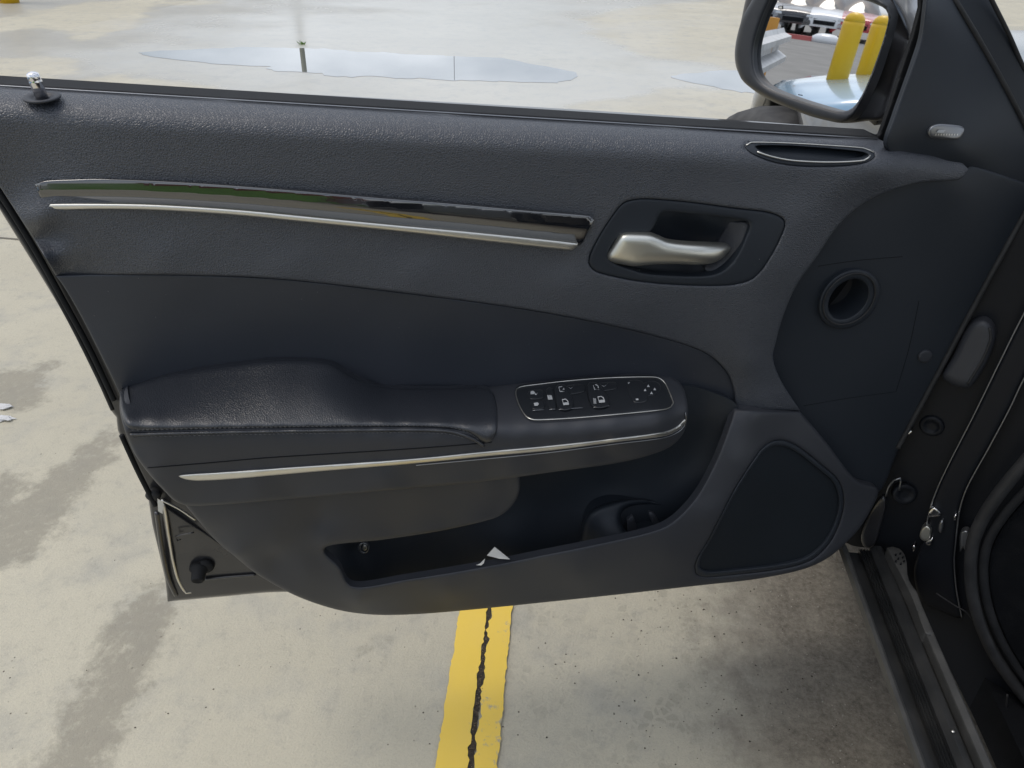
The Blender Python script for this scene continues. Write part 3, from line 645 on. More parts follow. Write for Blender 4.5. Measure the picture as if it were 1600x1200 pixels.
patch('trim_plug', ellipse(1446, 557, 12, 10, -.5, 18), lambda P: wF(P)+.004, M['plastic'], D, step=5, rpx=5, rdep=.003, skirt=.005)
for P in ([(1278, 416), (1340, 407), (1410, 401)], [(1436, 470), (1420, 545), (1400, 612)], [(1256, 634), (1320, 623), (1400, 612)]):
    tube('trim_groove', line_on(P, wF, lift=.0001), .00035, M['void'], D)
tube('door_edge_seal', line_on([(1660, 232), (1600, 336), (1548, 430), (1500, 519), (1455, 603), (1420, 668), (1403, 700)], wF, lift=.002), .0035, M['rubber_dusty'], D)

# ---------------- belt line strips
bt = [(-60, bely(-60)), (0, bely(0)), (350, bely(350)), (700, bely(700)), (1050, bely(1050)), (1372, bely(1372))]
patch('belt_molding', [(x, y-9.5) for x, y in bt]+[(x, y+3) for x, y in bt[::-1]], rbf([(x, y+k, ww) for x, y in bt for k, ww in ((-10, -.050), (3, -.036))], 10), M['rubber'], D, step=5, rpx=3, rdep=.003, skirt=.03, sharp=(0, 5, 6, 11))
tube('window_glass_edge', line_on([(x, y-5.0) for x, y in bt], -.046, lift=.006), .0007, M['dimchrome'], D)
# ---------------- wood-look gloss trim with satin strip
wT = lambda P: wU(P)
_tt = rbf([(60, 300, .0015), (250, 305, .004), (500, 325, .0055), (700, 345, .0055), (920, 362, .0055)], 80)
_ts = spline([(50, 280), (165, 279), (300, 285), (450, 296), (600, 309), (700, 317), (925, 338)], 4, False)
def wTrim(P):
    t = (P[:, 1]-np.interp(P[:, 0], _ts[:, 0], _ts[:, 1]))/36.
    return _tt(P)+.0019*np.clip(t/.55, 0, 1)-.0046*np.clip((t-.55)/.45, 0, 1)**1.2
patch('gloss_trim', trimline, wTrim, M['gloss'], D, step=4, rpx=4, rdep=.002, skirt=.004, lift=.003, seg=5)
SS = [(71, 322), (78, 318.5), (160, 318), (250, 320), (375, 328), (500, 340), (625, 352), (750, 363.5), (903, 380), (902, 385), (895, 391), (750, 376), (625, 362), (500, 349.5), (375, 337), (250, 328.5), (160, 326.5), (84, 327.5)]
patch('satin_strip', SS, lambda P: _tt(P)+.0008, M['satin'], D, step=5, rpx=4, rdep=.0025, skirt=.006, lift=.0065, seg=5)
# ---------------- defroster slot
wV = lambda P: wU(P)
patch('defroster_bezel', VS, lambda P: wU(P)+.000, M['dark'], D, step=5, rpx=2.6, rdep=.0016, skirt=.008, holes=[[(1180, 229), (1190, 227), (1240, 228), (1320, 234), (1350, 238), (1358, 243), (1350, 249), (1300, 252), (1240, 250), (1205, 243), (1188, 236)]], seg=4)
patch('defroster_slot', [(1172, 226), (1366, 238), (1352, 256), (1230, 256), (1180, 240)], lambda P: wU(P)-.012, M['dark'], D, step=8, rpx=0, skirt=0)
for P, rr in (([(1166, 227), (1173, 222.5), (1230, 223.5), (1300, 227.5), (1350, 231.5), (1365, 238)], .0006), ([(1183, 237), (1205, 244.5), (1240, 251), (1300, 253.5), (1350, 250.5), (1360, 243)], .0008)):
    tube('bezel_edge', line_on(P, wU, lift=.0015), rr, M['satin'], D)
# ---------------- lock pin
lp = door([(66, 153)], -.014)[0]
gr = lathe('pin_grommet', [(.0150, 0), (.0152, .0012), (.0142, .0018), (.0100, .0013), (.0085, .0004), (.0075, -.0005)], lp+np.array([0, 0, .000]), M['plastic'], D, 32, axis=(.02, -.10, 1))
lathe('lock_pin', [(.0052, 0), (.0052, .0125), (.0053, .0130), (.0055, .0142), (.0051, .0150), (.0053, .0160), (.0054, .0185), (.0047, .0205), (.0030, .0216), (.0006, .0222)], lp, M['chrome'], D, 24, axis=(-.05, -.10, 1))

# ---------------- pull handle
CUP = [(1036, 331), (1075, 333), (1130, 339), (1168, 346), (1171, 353), (1163, 375), (1152, 398), (1138, 416), (1120, 427), (1095, 431), (1050, 430), (1010, 427), (985, 420), (960, 411), (950, 400), (962, 375), (985, 364), (1015, 362), (1026, 345)]
patch('handle_bezel', HB, lambda P: wU(P)-.001, M['dark'], D, step=6, rpx=5, rdep=.003, skirt=.01, holes=[CUP])
wC = rbf([(1036, 333, -.010), (1100, 340, -.012), (1168, 347, -.004), (1090, 365, -.030), (1060, 360, -.030), (1130, 370, -.022), (1160, 375, -.006), (1120, 425, -.012), (1050, 428, -.016), (970, 400, -.014), (960, 410, -.010), (1070, 400, -.030), (1145, 400, -.008), (1000, 390, -.02)], 10)
patch('handle_cup', [(1036+(x-1060)*1.04+24, 382+(y-382)*1.06) for x, y in CUP], wC, M['dark'], D, step=5, rpx=0, skirt=0)
patch('cup_ramp', [(1135, 347), (1168, 347), (1170, 353), (1162, 376), (1150, 399), (1134, 417), (1112, 426), (1100, 420), (1112, 400), (1122, 375), (1132, 358)], rbf([(1135, 347, -.014), (1168, 347, -.001), (1150, 399, -.001), (1112, 424, -.004), (1112, 400, -.016), (1124, 372, -.020), (1160, 376, .001)], 8), M['plastic'], D, step=5, rpx=3, rdep=.002, skirt=.006)
HN = [(947, 403), (949, 396), (957, 384), (968, 368), (976, 364), (990, 363.5), (1015, 365), (1030, 370), (1045, 376), (1075, 379.5), (1110, 381), (1136, 382.5), (1143, 386), (1138, 394), (1128, 404), (1114, 411), (1090, 413.5), (1060, 412.5), (1025, 413), (1005, 415), (990, 416), (970, 413), (953, 409)]
wH = rbf([(950, 402, .010), (975, 388, .014), (1010, 390, .017), (1040, 395, .018), (1080, 397, .018), (1115, 396, .013), (1138, 386, .003)], 40)
patch('door_handle', HN, wH, M['champagne'], D, step=3, rpx=15, rdep=.010, skirt=.006, seg=4)
# ---------------- switch panel (its own part of the car so that its buttons are sub-parts)
SWO = [(806, 612), (812, 605), (845, 600), (900, 594), (960, 590), (1020, 589), (1032, 592), (1040, 600), (1048, 618), (1052, 630), (1048, 636), (1036, 640), (980, 646), (900, 653), (845, 656), (830, 655), (820, 648), (810, 630)]
sw = patch('switch_panel', SWO, wA, M['switch'], car, step=5, rpx=3, rdep=.002, skirt=.004, lift=.004, seg=4)
tube('panel_rim', line_on(SWO, wA, lift=.0045, closed=True, n=4), .0007, M['satin'], sw, closed=True, n=6)
def button(P, l=.0075, m=M['switch']): return patch('switch_button', P, wA, m, sw, step=4, rpx=4, rdep=.0032, skirt=.006, lift=l+.001, seg=4)
button([(826, 611), (848, 609), (850, 622), (828, 624)], .006); button([(829, 627), (849, 625), (851, 638), (832, 640)], .006)
button([(853, 608), (864, 607), (870, 637), (858, 638)], .006)
button([(868, 605), (885, 603), (896, 636), (873, 639)], .0085); button([(868, 605), (910, 601), (913, 613), (872, 618)], .006)
button([(918, 601), (936, 600), (953, 632), (926, 636)], .0085); button([(918, 601), (962, 597), (964, 608), (922, 613)], .006)
button([(980, 597), (1004, 596), (1014, 624), (990, 629)], .0055)
for P in ([(873, 640), (896, 638), (911, 637)], [(927, 637), (953, 634)], [(858, 640), (869, 639)], [(832, 641.5), (850, 640)], [(886, 604), (892, 607), (897, 603)], [(938, 601), (944, 604), (950, 599)]):
    tube('button_edge', line_on(P, wA, lift=.0075), .00035, M['dimchrome'], sw, n=5)  # highlights along the buttons, modelled as thin bright tubes
patch('mirror_dial', ellipse(1016, 607, 17, 12, -.2, 20), wA, M['switch'], sw, step=4, rpx=3, rdep=.002, skirt=.004, lift=.006, seg=4)
def icon(P, holes=(), l=.0095): return patch('switch_icon', P, wA, M['print'], sw, step=3, rpx=0, skirt=0, lift=l, seg=3, holes=holes, smooth=False)
def ring_icon(x, y, s, l=.0095):
    O_ = [(x-6*s, y-5*s), (x+1*s, y-6*s), (x+5*s, y-3*s), (x+7*s, y+3*s), (x+7*s, y+5*s), (x-3*s, y+6*s)]
    me_ = icon(O_, l=l)
    icon([(x-4.4*s, y-3.6*s), (x+.6*s, y-4.4*s), (x+3.6*s, y-2*s), (x+4.6*s, y+.2*s), (x-3.4*s, y+.9*s)], l=l+.0006).data.materials[0] = M['switch']
ring_icon(877, 608, .75, .0095); ring_icon(883, 628, .85, .0115); ring_icon(931, 605, .75, .0095); ring_icon(939, 624, .9, .0115)
for (x, y, l) in ((921, 607, .0085), (929, 626, .0115)):
    for k in range(3): icon([(x-2+k*1.5, y-4+k*.2), (x-1.2+k*1.5, y-4+k*.2), (x-.4+k*1.5, y+5), (x-1.2+k*1.5, y+5)], l=l)
icon([(829, 611.5), (833, 610.5), (836, 613), (834, 616), (829, 616)], l=.0085); icon([(834, 612), (838, 616), (840, 613), (838.5, 616.8), (836, 617)], l=.0085)
icon([(834, 629.5), (840, 628.5), (842, 631), (840, 634), (835, 634)], l=.0085)
for k in range(4): icon([(855+k*1.8, 617+((k % 2)*1.5)), (856.3+k*1.8, 617), (858+k*1.8, 624), (856.4+k*1.8, 624.5)], l=.0085)
for (x, y) in ((1013, 603), (1023, 608), (1008, 609.5), (1018, 614)): icon([(x-2.2, y+1.6), (x, y-2.2), (x+2.2, y+1.6)], l=.0085)
icon([(981, 598), (984, 597.5), (984, 598.5), (982, 599.2), (982, 601)], l=.008); icon([(993, 623), (997, 622.5), (998, 625), (994, 625.5)], l=.008)

V = []; Fc = []
for _ in range(150):
    x, y = rng.uniform(60, 1240), rng.uniform(190, 640)
    if inside(np.array([[x, y]]), np.array(UO, float))[0]: f_ = wU
    elif inside(np.array([[x, y]]), np.array(IO, float))[0]: f_ = wI
    else: continue
    q = np.array([(x, y), (x+rng.uniform(.5, 1.3), y+.4), (x+.5, y+rng.uniform(.6, 1.4))]); X = door(q, f_(q)); dd = CAM-X; X = X+dd*.0016
    k = len(V); V += list(X); Fc.append((k, k+1, k+2))
mesh('dust_specks', V, Fc, mat('pale_dust', (.30, .30, .29), .9), D, smooth=False)['kind'] = 'stuff'
# ---------------- paper in the pocket
pw = lambda P: rbf([(745, 883, .074), (762, 860, .055), (797, 872, .070), (770, 876, .072)], 10)(P)
tag(patch('paper_scrap', [(761, 868), (773, 855), (797, 874), (780, 873)], pw, M['paper'], None, step=4, rpx=0, skirt=.0006, smooth=False, seg=4), 'cream triangular corner of paper sticking up in the door pocket', 'paper')
tag(patch('paper_scrap', [(744, 883), (750, 881), (758, 873), (756, 880), (752, 883.5)], pw, M['paper'], None, step=4, rpx=0, skirt=.0006, smooth=False), 'tiny torn white paper sliver left of the cream triangle in the pocket', 'paper')

# ---------------- bare metal corner of the door shell
q = [(252, 785), (258, 790), (290, 812), (330, 838), (420, 900), (420, 906), (360, 900), (318, 905), (300, 926), (290, 927), (278, 918), (270, 890), (262, 850), (255, 810)]
patch('inner_skin', q, -.026, M['shell'], D, step=12, rpx=4, rdep=.003, skirt=.006)
tube('skin_seam', line_on([(255, 786), (258, 800), (264, 840), (271, 880), (279, 908), (291, 926), (299, 925)], -.022), .0019, M['satin'], D)
tube('skin_seam', line_on([(252, 781), (280, 795), (305, 812)], -.021), .0016, M['satin'], D)
tube('skin_fold', line_on([(320, 905), (350, 902), (400, 898)], -.020), .0018, M['shell'], D)
tube('skin_fold', line_on([(245, 800), (252, 850), (262, 900), (275, 930)], -.020), .003, M['shell'], D)
lathe('rubber_bumper', [(.0125, 0), (.0125, .006), (.009, .010), (.0085, .020), (.0065, .022), (.003, .019)], door([(312, 884)], -.024)[0], M['rubber'], D, 20, axis=tuple(DN+np.array([.0, -.1, -.45])))
lathe('drain_plug', [(.011, 0), (.011, .004), (.009, .007), (.002, .0075)], door([(322, 882)], -.024)[0], M['rubber'], D, 20, axis=tuple(DN))
lathe('edge_buffer', [(.009, 0), (.009, .006), (.006, .009), (.001, .0095)], door([(241, 770)], -.030)[0], M['rubber_dusty'], D, 20, axis=tuple(DN))
patch('warning_tag', [(246, 779), (255, 785), (254, 803), (247, 799)], -.020, M['paper'], D, step=4, rpx=0, skirt=.0005, smooth=False)
tube('wire_hook', line_on([(303, 832), (275, 838), (277, 845), (282, 843)], -.018), .0012, M['shell'], D)
tube('edge_strip', line_on([(-60, 250), (0, 318), (60, 412), (110, 503), (150, 583), (176, 640)], -.030), .0022, M['rubber_dusty'], D)
tube('edge_strip', line_on([(-60, 215), (0, 302), (50, 382), (95, 462), (140, 545), (178, 625)], -.022), .0030, M['rubber'], D)
tube('edge_strip', line_on([(190, 680), (215, 735), (243, 790)], -.022), .0030, M['rubber'], D)

# ---------------- sail panel, badge, window channel, frame
MIRZ = -.02
wS = rbf([(1383, 224, -.010), (1448, -60, -.045), (1400, 160, -.016), (1440, 60, -.03), (1500, 245, -.018), (1600, 195, -.045), (1495, 0, -.060), (1500, 120, -.034), (1640, 330, -.050), (1460, -60, -.07), (1500, 275, -.032), (1450, 255, -.026), (1400, 240, -.020), (1530, 280, -.034)], 25)
patch('sail_panel', [(1384, 226), (1396, 185), (1412, 140), (1428, 95), (1440, 55), (1447, 0), (1450, -60), (1466, -60), (1491, 0), (1530, 65), (1572, 140), (1605, 205), (1640, 290), (1690, 380), (1600, 330), (1530, 300), (1490, 275), (1450, 262), (1400, 246)], wS, M['dark'], D, step=10, rpx=4, rdep=.004, skirt=.005, sharp=(5, 6, 7, 8))
tube('sail_seal', line_on([(1470, -40), (1491, -2), (1530, 63), (1572, 138), (1605, 203), (1640, 285)], wS, lift=.001), .0028, M['rubber_dusty'], D)
patch('upper_frame', [(1466, -60), (1524, -60), (1549, 0), (1575, 52), (1598, 104), (1640, 190), (1700, 260), (1700, 420), (1600, 330), (1540, 260), (1480, 60)], rbf([(1520, -60, -.08), (1549, 0, -.07), (1600, 110, -.06), (1470, -60, -.07), (1560, 200, -.05), (1700, 300, -.05)], 30), M['dark'], D, step=14, rpx=4, rdep=.004, skirt=.008, smooth=False)
tube('frame_edge', line_on([(1535, -30), (1550, 1), (1576, 53), (1599, 105), (1640, 189)], -.064, lift=.004), .0022, M['rubber_dusty'], D)
patch('window_channel', [(1366, 214), (1374, 210), (1392, 160), (1411, 100), (1426, 55), (1437, 12), (1436, -60), (1452, -60), (1450, 0), (1441, 60), (1412, 145), (1395, 190), (1386, 232), (1366, 222)], -.062, M['rubber'], D, step=7, rpx=3, rdep=.003, skirt=.004, smooth=False)
bd = patch('speaker_badge', [(1450, 207), (1454, 199), (1463, 194.5), (1476, 194), (1500, 196.5), (1506, 200), (1506, 207), (1500, 215), (1492, 218), (1470, 217), (1454, 215)], wS, M['dimchrome'], D, step=4, rpx=4, rdep=.0015, skirt=.003, lift=.004, seg=3)
patch('badge_mark', [(1463, 207), (1467, 202.5), (1478, 203), (1474, 207.5)], wS, M['print'], D, step=4, rpx=0, skirt=0, lift=.0052, smooth=False)
for k in range(9): patch('badge_lettering', [(1461+k*4.2, 211), (1462.4+k*4.2, 208.8), (1463.6+k*4.2, 209), (1462.6+k*4.2, 212)], wS, M['satin'], D, step=4, rpx=0, skirt=0, lift=.0052, smooth=False)

# ---------------- door mirror
MA, ME = math.radians(47), math.radians(2.8)
MNv = np.array([-math.sin(MA)*math.cos(ME), -math.cos(MA)*math.cos(ME), math.sin(ME)])
MO = door([(1285, 90)], -.23)[0]
def mplane(P, w=0.): return on_plane(P, MO, MNv, w)
mplane.back = -MNv
GL = [(1204, 5), (1191, 35), (1181, 70), (1180, 98), (1186, 119), (1204, 135), (1247, 152), (1300, 168), (1317, 171), (1331, 166), (1344, 149), (1358, 119), (1377, 66), (1386, 31), (1382, 17), (1370, 10), (1349, 2), (1300, -14), (1240, -20), (1215, -14)]
GLs = [(1284+(x-1284)*1.02, 80+(y-80)*1.03) for x, y in GL]
mg = mplane
sm_ = patch('door_mirror', [(1175, 0), (1159, 31), (1149, 78), (1152, 106), (1162, 128), (1194, 150), (1256, 178), (1300, 190), (1316, 191.5), (1332, 184), (1347, 159), (1366, 116), (1387, 50), (1392, 22), (1383, 3), (1350, -15), (1290, -40), (1220, -50), (1190, -30)], .012, M['bezel'], car, proj=mplane, step=6, rpx=7, rdep=.008, skirt=.016, holes=[GLs])
patch('mirror_glass', GLs, 0., M['mirror'], sm_, proj=mplane, step=20, rpx=0, skirt=0)
patch('heater_symbol', [(1216, 9), (1223, 9), (1223, 14.5), (1216, 14.5)], .0006, M['void'], sm_, proj=mplane, step=5, rpx=0, skirt=0, smooth=False, holes=[])
patch('heater_symbol', [(1217, 10), (1222, 10), (1222, 13.5), (1217, 13.5)], .0010, M['satin'], sm_, proj=mplane, step=5, rpx=0, skirt=0, smooth=False)
for k in range(5): patch('glass_lettering', [(1247+k*1.4, 147.2+k*.25), (1247.7+k*1.4, 147.2+k*.25), (1247.9+k*1.4, 148.8+k*.25), (1247.2+k*1.4, 148.8+k*.25)], .0006, M['void'], sm_, proj=mplane, step=5, rpx=0, skirt=0, smooth=False)
# back shell and foot
hs = rbf([(1160, 40, -.02), (1160, 110, -.02), (1260, 170, -.02), (1340, 185, -.02), (1380, 60, -.012), (1405, 90, -.030), (1420, 40, -.035), (1390, 150, -.045), (1360, 190, -.03), (1395, 10, -.02), (1300, 60, -.05)], 15)
patch('mirror_housing', [(1200, -50), (1156, 40), (1152, 110), (1200, 155), (1300, 190), (1332, 192), (1352, 188.5), (1370, 189), (1384, 180), (1392, 150), (1404, 110), (1422, 60), (1413, 30), (1400, 8), (1392, -20), (1380, -60)], hs, M['housing'], sm_, proj=mplane, step=7, rpx=6, rdep=.01, skirt=.05)
patch('mirror_foot', [(1358, 189), (1366, 196), (1378, 184), (1392, 160), (1404, 110), (1395, 105), (1376, 160)], -.055, M['housing'], sm_, proj=mplane, step=6, rpx=3, rdep=.003, skirt=.02)
patch('mirror_cap', [(1398, -60), (1398, 0), (1406, 12), (1414, 32), (1419, 50), (1424, 62), (1430, 54), (1436, 22), (1440, 0), (1440, -60)], rbf([(1398, 0, -.014), (1424, 60, -.030), (1440, 0, -.030), (1415, -10, -.006), (1415, 20, -.012), (1440, -60, -.04)], 12), M['cap'], sm_, proj=mplane, step=6, rpx=6, rdep=.006, skirt=.02)

# ---------------- hinge pillar and door opening of the body
JO = [(1700, 250), (1600, 330), (1480, 515), (1395, 660), (1372, 700), (1350, 760), (1316, 838), (1330, 852), (1372, 862), (1400, 900), (1460, 1000), (1560, 1200), (1600, 1290), (1760, 1290), (1760, 250)]
pil = patch('hinge_pillar', JO, rbf([(1600, 330, 0), (1400, 660, 0), (1320, 840, .0), (1420, 900, .0), (1560, 1200, .04), (1700, 1000, .02), (1700, 400, -.01), (1500, 800, .0)], 40), M['jamb'], car, proj=pillar, step=22, rpx=3, skirt=.02)
patch('wiring_boot', [(1520, 502), (1540, 499), (1552, 511), (1555, 530), (1543, 565), (1518, 604), (1502, 606), (1480, 597), (1471, 585), (1489, 555), (1506, 520)], .020, M['plastic'], pil, proj=pillar, step=5, rpx=12, rdep=.012, skirt=.02)
tube('boot_rib', line_on([(1546, 512), (1548, 530), (1535, 562), (1512, 600)], .019, pillar), .0018, M['rubber_dusty'], pil)
lathe('lower_hinge', [(.017, 0), (.017, .010), (.016, .0115), (.010, .012), (.009, .010), (.003, .0105)], pillar([(1411, 768)], .0)[0], M['jamb'], pil, 24, axis=tuple(BN+np.array([.4, 0, .2])))
tube('hinge_edge', line_on([(1384, 776), (1388, 762), (1397, 750), (1407, 747), (1405, 766)], .016, pillar), .0014, M['dimchrome'], pil)  # arc highlight on the hinge, modelled as a bright tube
lathe('upper_hinge', [(.016, -.01), (.016, .002), (.015, .0035), (.010, .004), (.009, .002), (.003, .0025)], pillar([(1456, 665)], .0)[0], M['jamb'], pil, 24, axis=tuple(BN))
patch('hinge_bolt', [(1416, 676), (1421, 672), (1425, 674), (1421, 679), (1415, 681)], .01, M['chrome'], pil, proj=pillar, step=3, rpx=1.5, rdep=.001, skirt=.003)
patch('hinge_leaf', [(1345, 838), (1362, 795), (1380, 775), (1384, 790), (1376, 822), (1366, 852), (1352, 856)], .008, M['shell'], pil, proj=pillar, step=6, rpx=4, rdep=.003, skirt=.01)
cA_ = [(1700, 330), (1640, 420), (1600, 490), (1560, 570), (1522, 648), (1484, 722), (1464, 765), (1452, 800), (1444, 840)]
cB_ = [(1730, 400), (1640, 525), (1600, 592), (1577, 640), (1545, 700), (1512, 760), (1499, 800), (1493, 850), (1491, 880), (1495, 925), (1503, 965)]
patch('opening_flange', cA_+[(1432, 870), (1428, 900), (1440, 940), (1470, 955), (1503, 965)]+cB_[::-1][1:], .022, M['jamb'], pil, proj=pillar, step=12, rpx=7, rdep=.008, skirt=.022)
tube('flange_edge', line_on(cA_, .021, pillar), .0011, M['dimchrome'], pil); tube('flange_edge', line_on(cB_, .021, pillar), .0011, M['dimchrome'], pil)
for P, mm in (([(1450, 800), (1458, 792), (1468, 798), (1470, 806), (1452, 808)], 'chrome'), ([(1440, 826), (1448, 821), (1455, 828), (1452, 842), (1443, 845), (1437, 838)], 'champagne'), ([(1446, 846), (1454, 842), (1458, 838), (1455, 852), (1448, 852)], 'chrome'), ([(1426, 852), (1429, 850), (1431, 858), (1427, 862)], 'chrome'),
              ([(1468, 816), (1474, 812), (1472, 832), (1466, 830)], 'dimchrome'), ([(1490, 806), (1494, 802), (1494, 812), (1490, 814)], 'chrome'), ([(1501, 832), (1514, 832), (1511, 862), (1505, 856), (1500, 862)], 'dimchrome')):
    patch('latch_fitting', P, .030, M[mm], pil, proj=pillar, step=4, rpx=2.5, rdep=.004, skirt=.01, seg=3)  # reflected highlights on the jamb, modelled as small bright metal patches
s1 = [(1720, 600), (1640, 680), (1600, 724), (1562, 770), (1533, 815), (1518, 862), (1520, 930), (1542, 1000), (1580, 1062), (1640, 1135), (1720, 1220)]
s2 = [(1720, 660), (1640, 730), (1600, 770), (1567, 808), (1543, 850), (1537, 900), (1548, 960), (1576, 1022), (1620, 1082), (1720, 1180)]
tube('door_seal', line_on(s1, .045, pillar), .0085, M['rubber_dusty'], pil, n=12); tube('door_seal', line_on(s2, .042, pillar), .0060, M['rubber'], pil, n=12)
patch('footwell_trim', [(1720, 690), (1640, 745), (1600, 785), (1570, 820), (1550, 860), (1546, 900), (1556, 955), (1584, 1018), (1630, 1078), (1720, 1160)], .036, M['carpet'], pil, proj=pillar, step=14, rpx=0, skirt=.01)
tube('carpet_thread', line_on([(1463, 927), (1490, 945), (1508, 955), (1520, 968)], .03, pillar), .0012, M['rubber_dusty'], pil)
tube('carpet_thread', line_on([(1574, 1085), (1572, 1110), (1570, 1135), (1575, 1170)], .06, pillar), .0012, M['rubber_dusty'], pil)

# ---------------- sill, extruded along the car
def gx_(px, z): return G(px, 1200, z)[0]
prof = [(gx_(1436, .345)+.10, .265), (gx_(1436, .345)+.045, .290), (gx_(1434, .345), .345), (gx_(1437, .350), .350), (gx_(1444, .350), .350), (gx_(1447, .345), .345), (gx_(1449, .325), .325), (gx_(1468, .325), .325), (gx_(1471, .332), .332)]
for k in range(4): prof += [(gx_(1473+k*5.5, .336), .336), (gx_(1475.2+k*5.5, .333), .3325)]
prof += [(gx_(1496, .338), .338), (gx_(1510, .345), .345), (gx_(1521, .345), .345), (gx_(1524, .340), .340), (gx_(1526, .325), .325), (gx_(1534, .325), .325)]
prof2 = [(gx_(1535, .352), .330), (gx_(1535.5, .358), .358), (gx_(1538, .360), .360), (gx_(1550, .360), .360), (gx_(1552, .358), .358), (gx_(1554, .34), .335), (gx_(1554, .34)+.10, .16)]
def extr(name, pr, y0, y1, m, parent, n=24):
    V = []; Fc = []; k = len(pr); T = np.linspace(y0, y1, n)
    for y in T:
        for (x, z) in pr: V.append((x, y, z))
    for i in range(n-1):
        for j in range(k-1): Fc.append((i*k+j, i*k+j+1, (i+1)*k+j+1, (i+1)*k+j))
    o = mesh(name, V, Fc, m, parent, smooth=False); return o
sl = extr('sill_plate', prof, -1.1, .905, M['sill'], car)
extr('sill_edge', [(prof[2][0]-.001, prof[2][1]-.004), (prof[2][0]-.001, prof[2][1]+.0015), (prof[3][0], .3525), (prof[4][0], .3525), (prof[5][0], .348)], -1.1, .895, M['sill_light'], sl)
extr('sill_rail', prof2, -1.1, .745, M['sill_light'], sl)
Z = level(.362)
patch('sill_rail_end', [(1386, 856), (1394, 854), (1405, 857), (1413, 866), (1417, 880), (1418, 898), (1423, 912), (1432, 924), (1440, 945), (1458, 990), (1446, 990), (1425, 935), (1408, 900)], .0, M['sill_light'], sl, proj=Z, step=6, rpx=3, rdep=.002, skirt=.02)
for (x, y) in ((1400, 866), (1407, 864), (1404, 872), (1411, 870), (1400, 876), (1408, 880), (1413, 876)):
    patch('grip_dot', ellipse(x, y, 1.6, 1.3, 0, 8), .003, M['void'], sl, proj=Z, step=4, rpx=0, skirt=.002, smooth=False)
lathe('sill_screw', [(.0025, 0), (.0025, .001), (.001, .0016)], G(1489, 1143, .346), M['satin'], sl, 10)
# ---------------- rest of the body
xs0 = prof[1][0]-.04
box('underbody', (xs0+.30, -3.2, .20), (2.15, 2.7, .30), M['void'], car)
box('floor_carpet', (.68, -1.0, .12), (2.0, 1.1, .19), M['carpet'], car)
box('dashboard', (.78, .95, .45), (2.0, 1.35, .98), M['dark'], car, .05)
def sheetbody(name, secs, m, parent, mats=None):
    k = len(secs[0]); V = [p for s in secs for p in s]; Fc = []
    for i in range(len(secs)-1):
        for j in range(k-1): Fc.append((i*k+j, i*k+j+1, (i+1)*k+j+1, (i+1)*k+j))
    return mesh(name, V, Fc, m, parent)
secs = []
_yy = [.96, 1.05, 1.3, 1.6, 1.85, 2.1, 2.35, 2.55, 2.70, 2.76]; _zz = [.985, .985, .975, .965, .955, .935, .90, .85, .76, .6]; _bb = [0, .004, .008, .012, .016, .012, .0, -.03, -.09, -.14]
for y, zt, bul in [(q, np.interp(q, _yy, _zz), np.interp(q, _yy, _bb)) for q in list(np.arange(.96, 2.7, .035))+[2.7, 2.76]]:
    x = .455-bul; arch = .45**2-(y-1.98)**2; zb = .25 if arch < 0 else .388+math.sqrt(arch)
    s = [(x+.02, y, zb)]
    for k in range(1, 6): f = k/6; s.append((x+.012*abs(f-.5)*2, y, zb+(zt-.07-zb)*f))
    s += [(x+.01, y, zt-.05), (x+.03, y, zt-.018), (x+.07, y, zt), (x+.3, y, zt+.025), (x+.75, y, zt+.045), (x+1.2, y, zt+.025), (x+1.44, y, zt), (x+1.5, y, zt-.05), (x+1.52, y, .3)]
    secs.append(s)
sheetbody('front_fender', secs, M['paint'], car)
for (wx, nm) in ((.50, 0), (1.88, 1)):
    for wy in (1.98, -1.55):
        if nm == 0 and wy < 0: wx_ = .52
        else: wx_ = wx
        ax = Vector((1, .30 if wy > 0 else 0, 0)).normalized()
        tprof = [(.24, -.10), (.35, -.112), (.378, -.09), (.388, -.05), (.388, .05), (.378, .09), (.35, .112), (.24, .10)]
        ty = lathe('tyre', tprof, (wx_, wy, .388), M['tyre'], car, 48, axis=tuple(ax))
        lathe('wheel_rim', [(.235, -.095), (.235, -.05), (.06, -.07), (.05, -.09), (.05, -.06), (.235, .09)][:4], (wx_, wy, .388), M['dimchrome'], ty, 32, axis=tuple(ax))
# roof, pillars, rear door and tail of the car (outside the picture)
roof = [[(x, y, z) for x, z in ((.70, 1.36), (.78, 1.42), (1.3, 1.46), (1.85, 1.42), (1.93, 1.36))] for y in (.15, -.4, -1.1, -1.7)]
sheetbody('roof', roof, M['paint'], car)
tube('roof_pillar', [(.60, 1.15, 1.0), (.64, .8, 1.16), (.71, .15, 1.38)], .035, M['paint'], car, n=10)
tube('roof_pillar', [(1.95, 1.15, 1.0), (1.93, .8, 1.16), (1.90, .15, 1.38)], .035, M['paint'], car, n=10)
tube('roof_pillar', [(.52, -.45, .35), (.54, -.45, 1.0), (.70, -.45, 1.38)], .05, M['paint'], car, n=10)
rd = sheetbody('rear_door', [[(xs0+.03, y, .25), (xs0+.0, y, .55), (xs0+.02, y, .9), (xs0+.06, y, 1.0)] for y in (-.42, -.9, -1.15)], M['paint'], car)
sheetbody('boot_lid', [[(xs0+.03, y, .3), (xs0, y, .6), (xs0+.03, y, .92), (xs0+.15, y, zt), (xs0+1.3, y, zt), (xs0+1.45, y, .92), (xs0+1.5, y, .3)] for y, zt in ((-1.95, 1.02), (-2.4, 1.0), (-2.9, .96), (-3.1, .8), (-3.15, .5))], M['paint'], car)

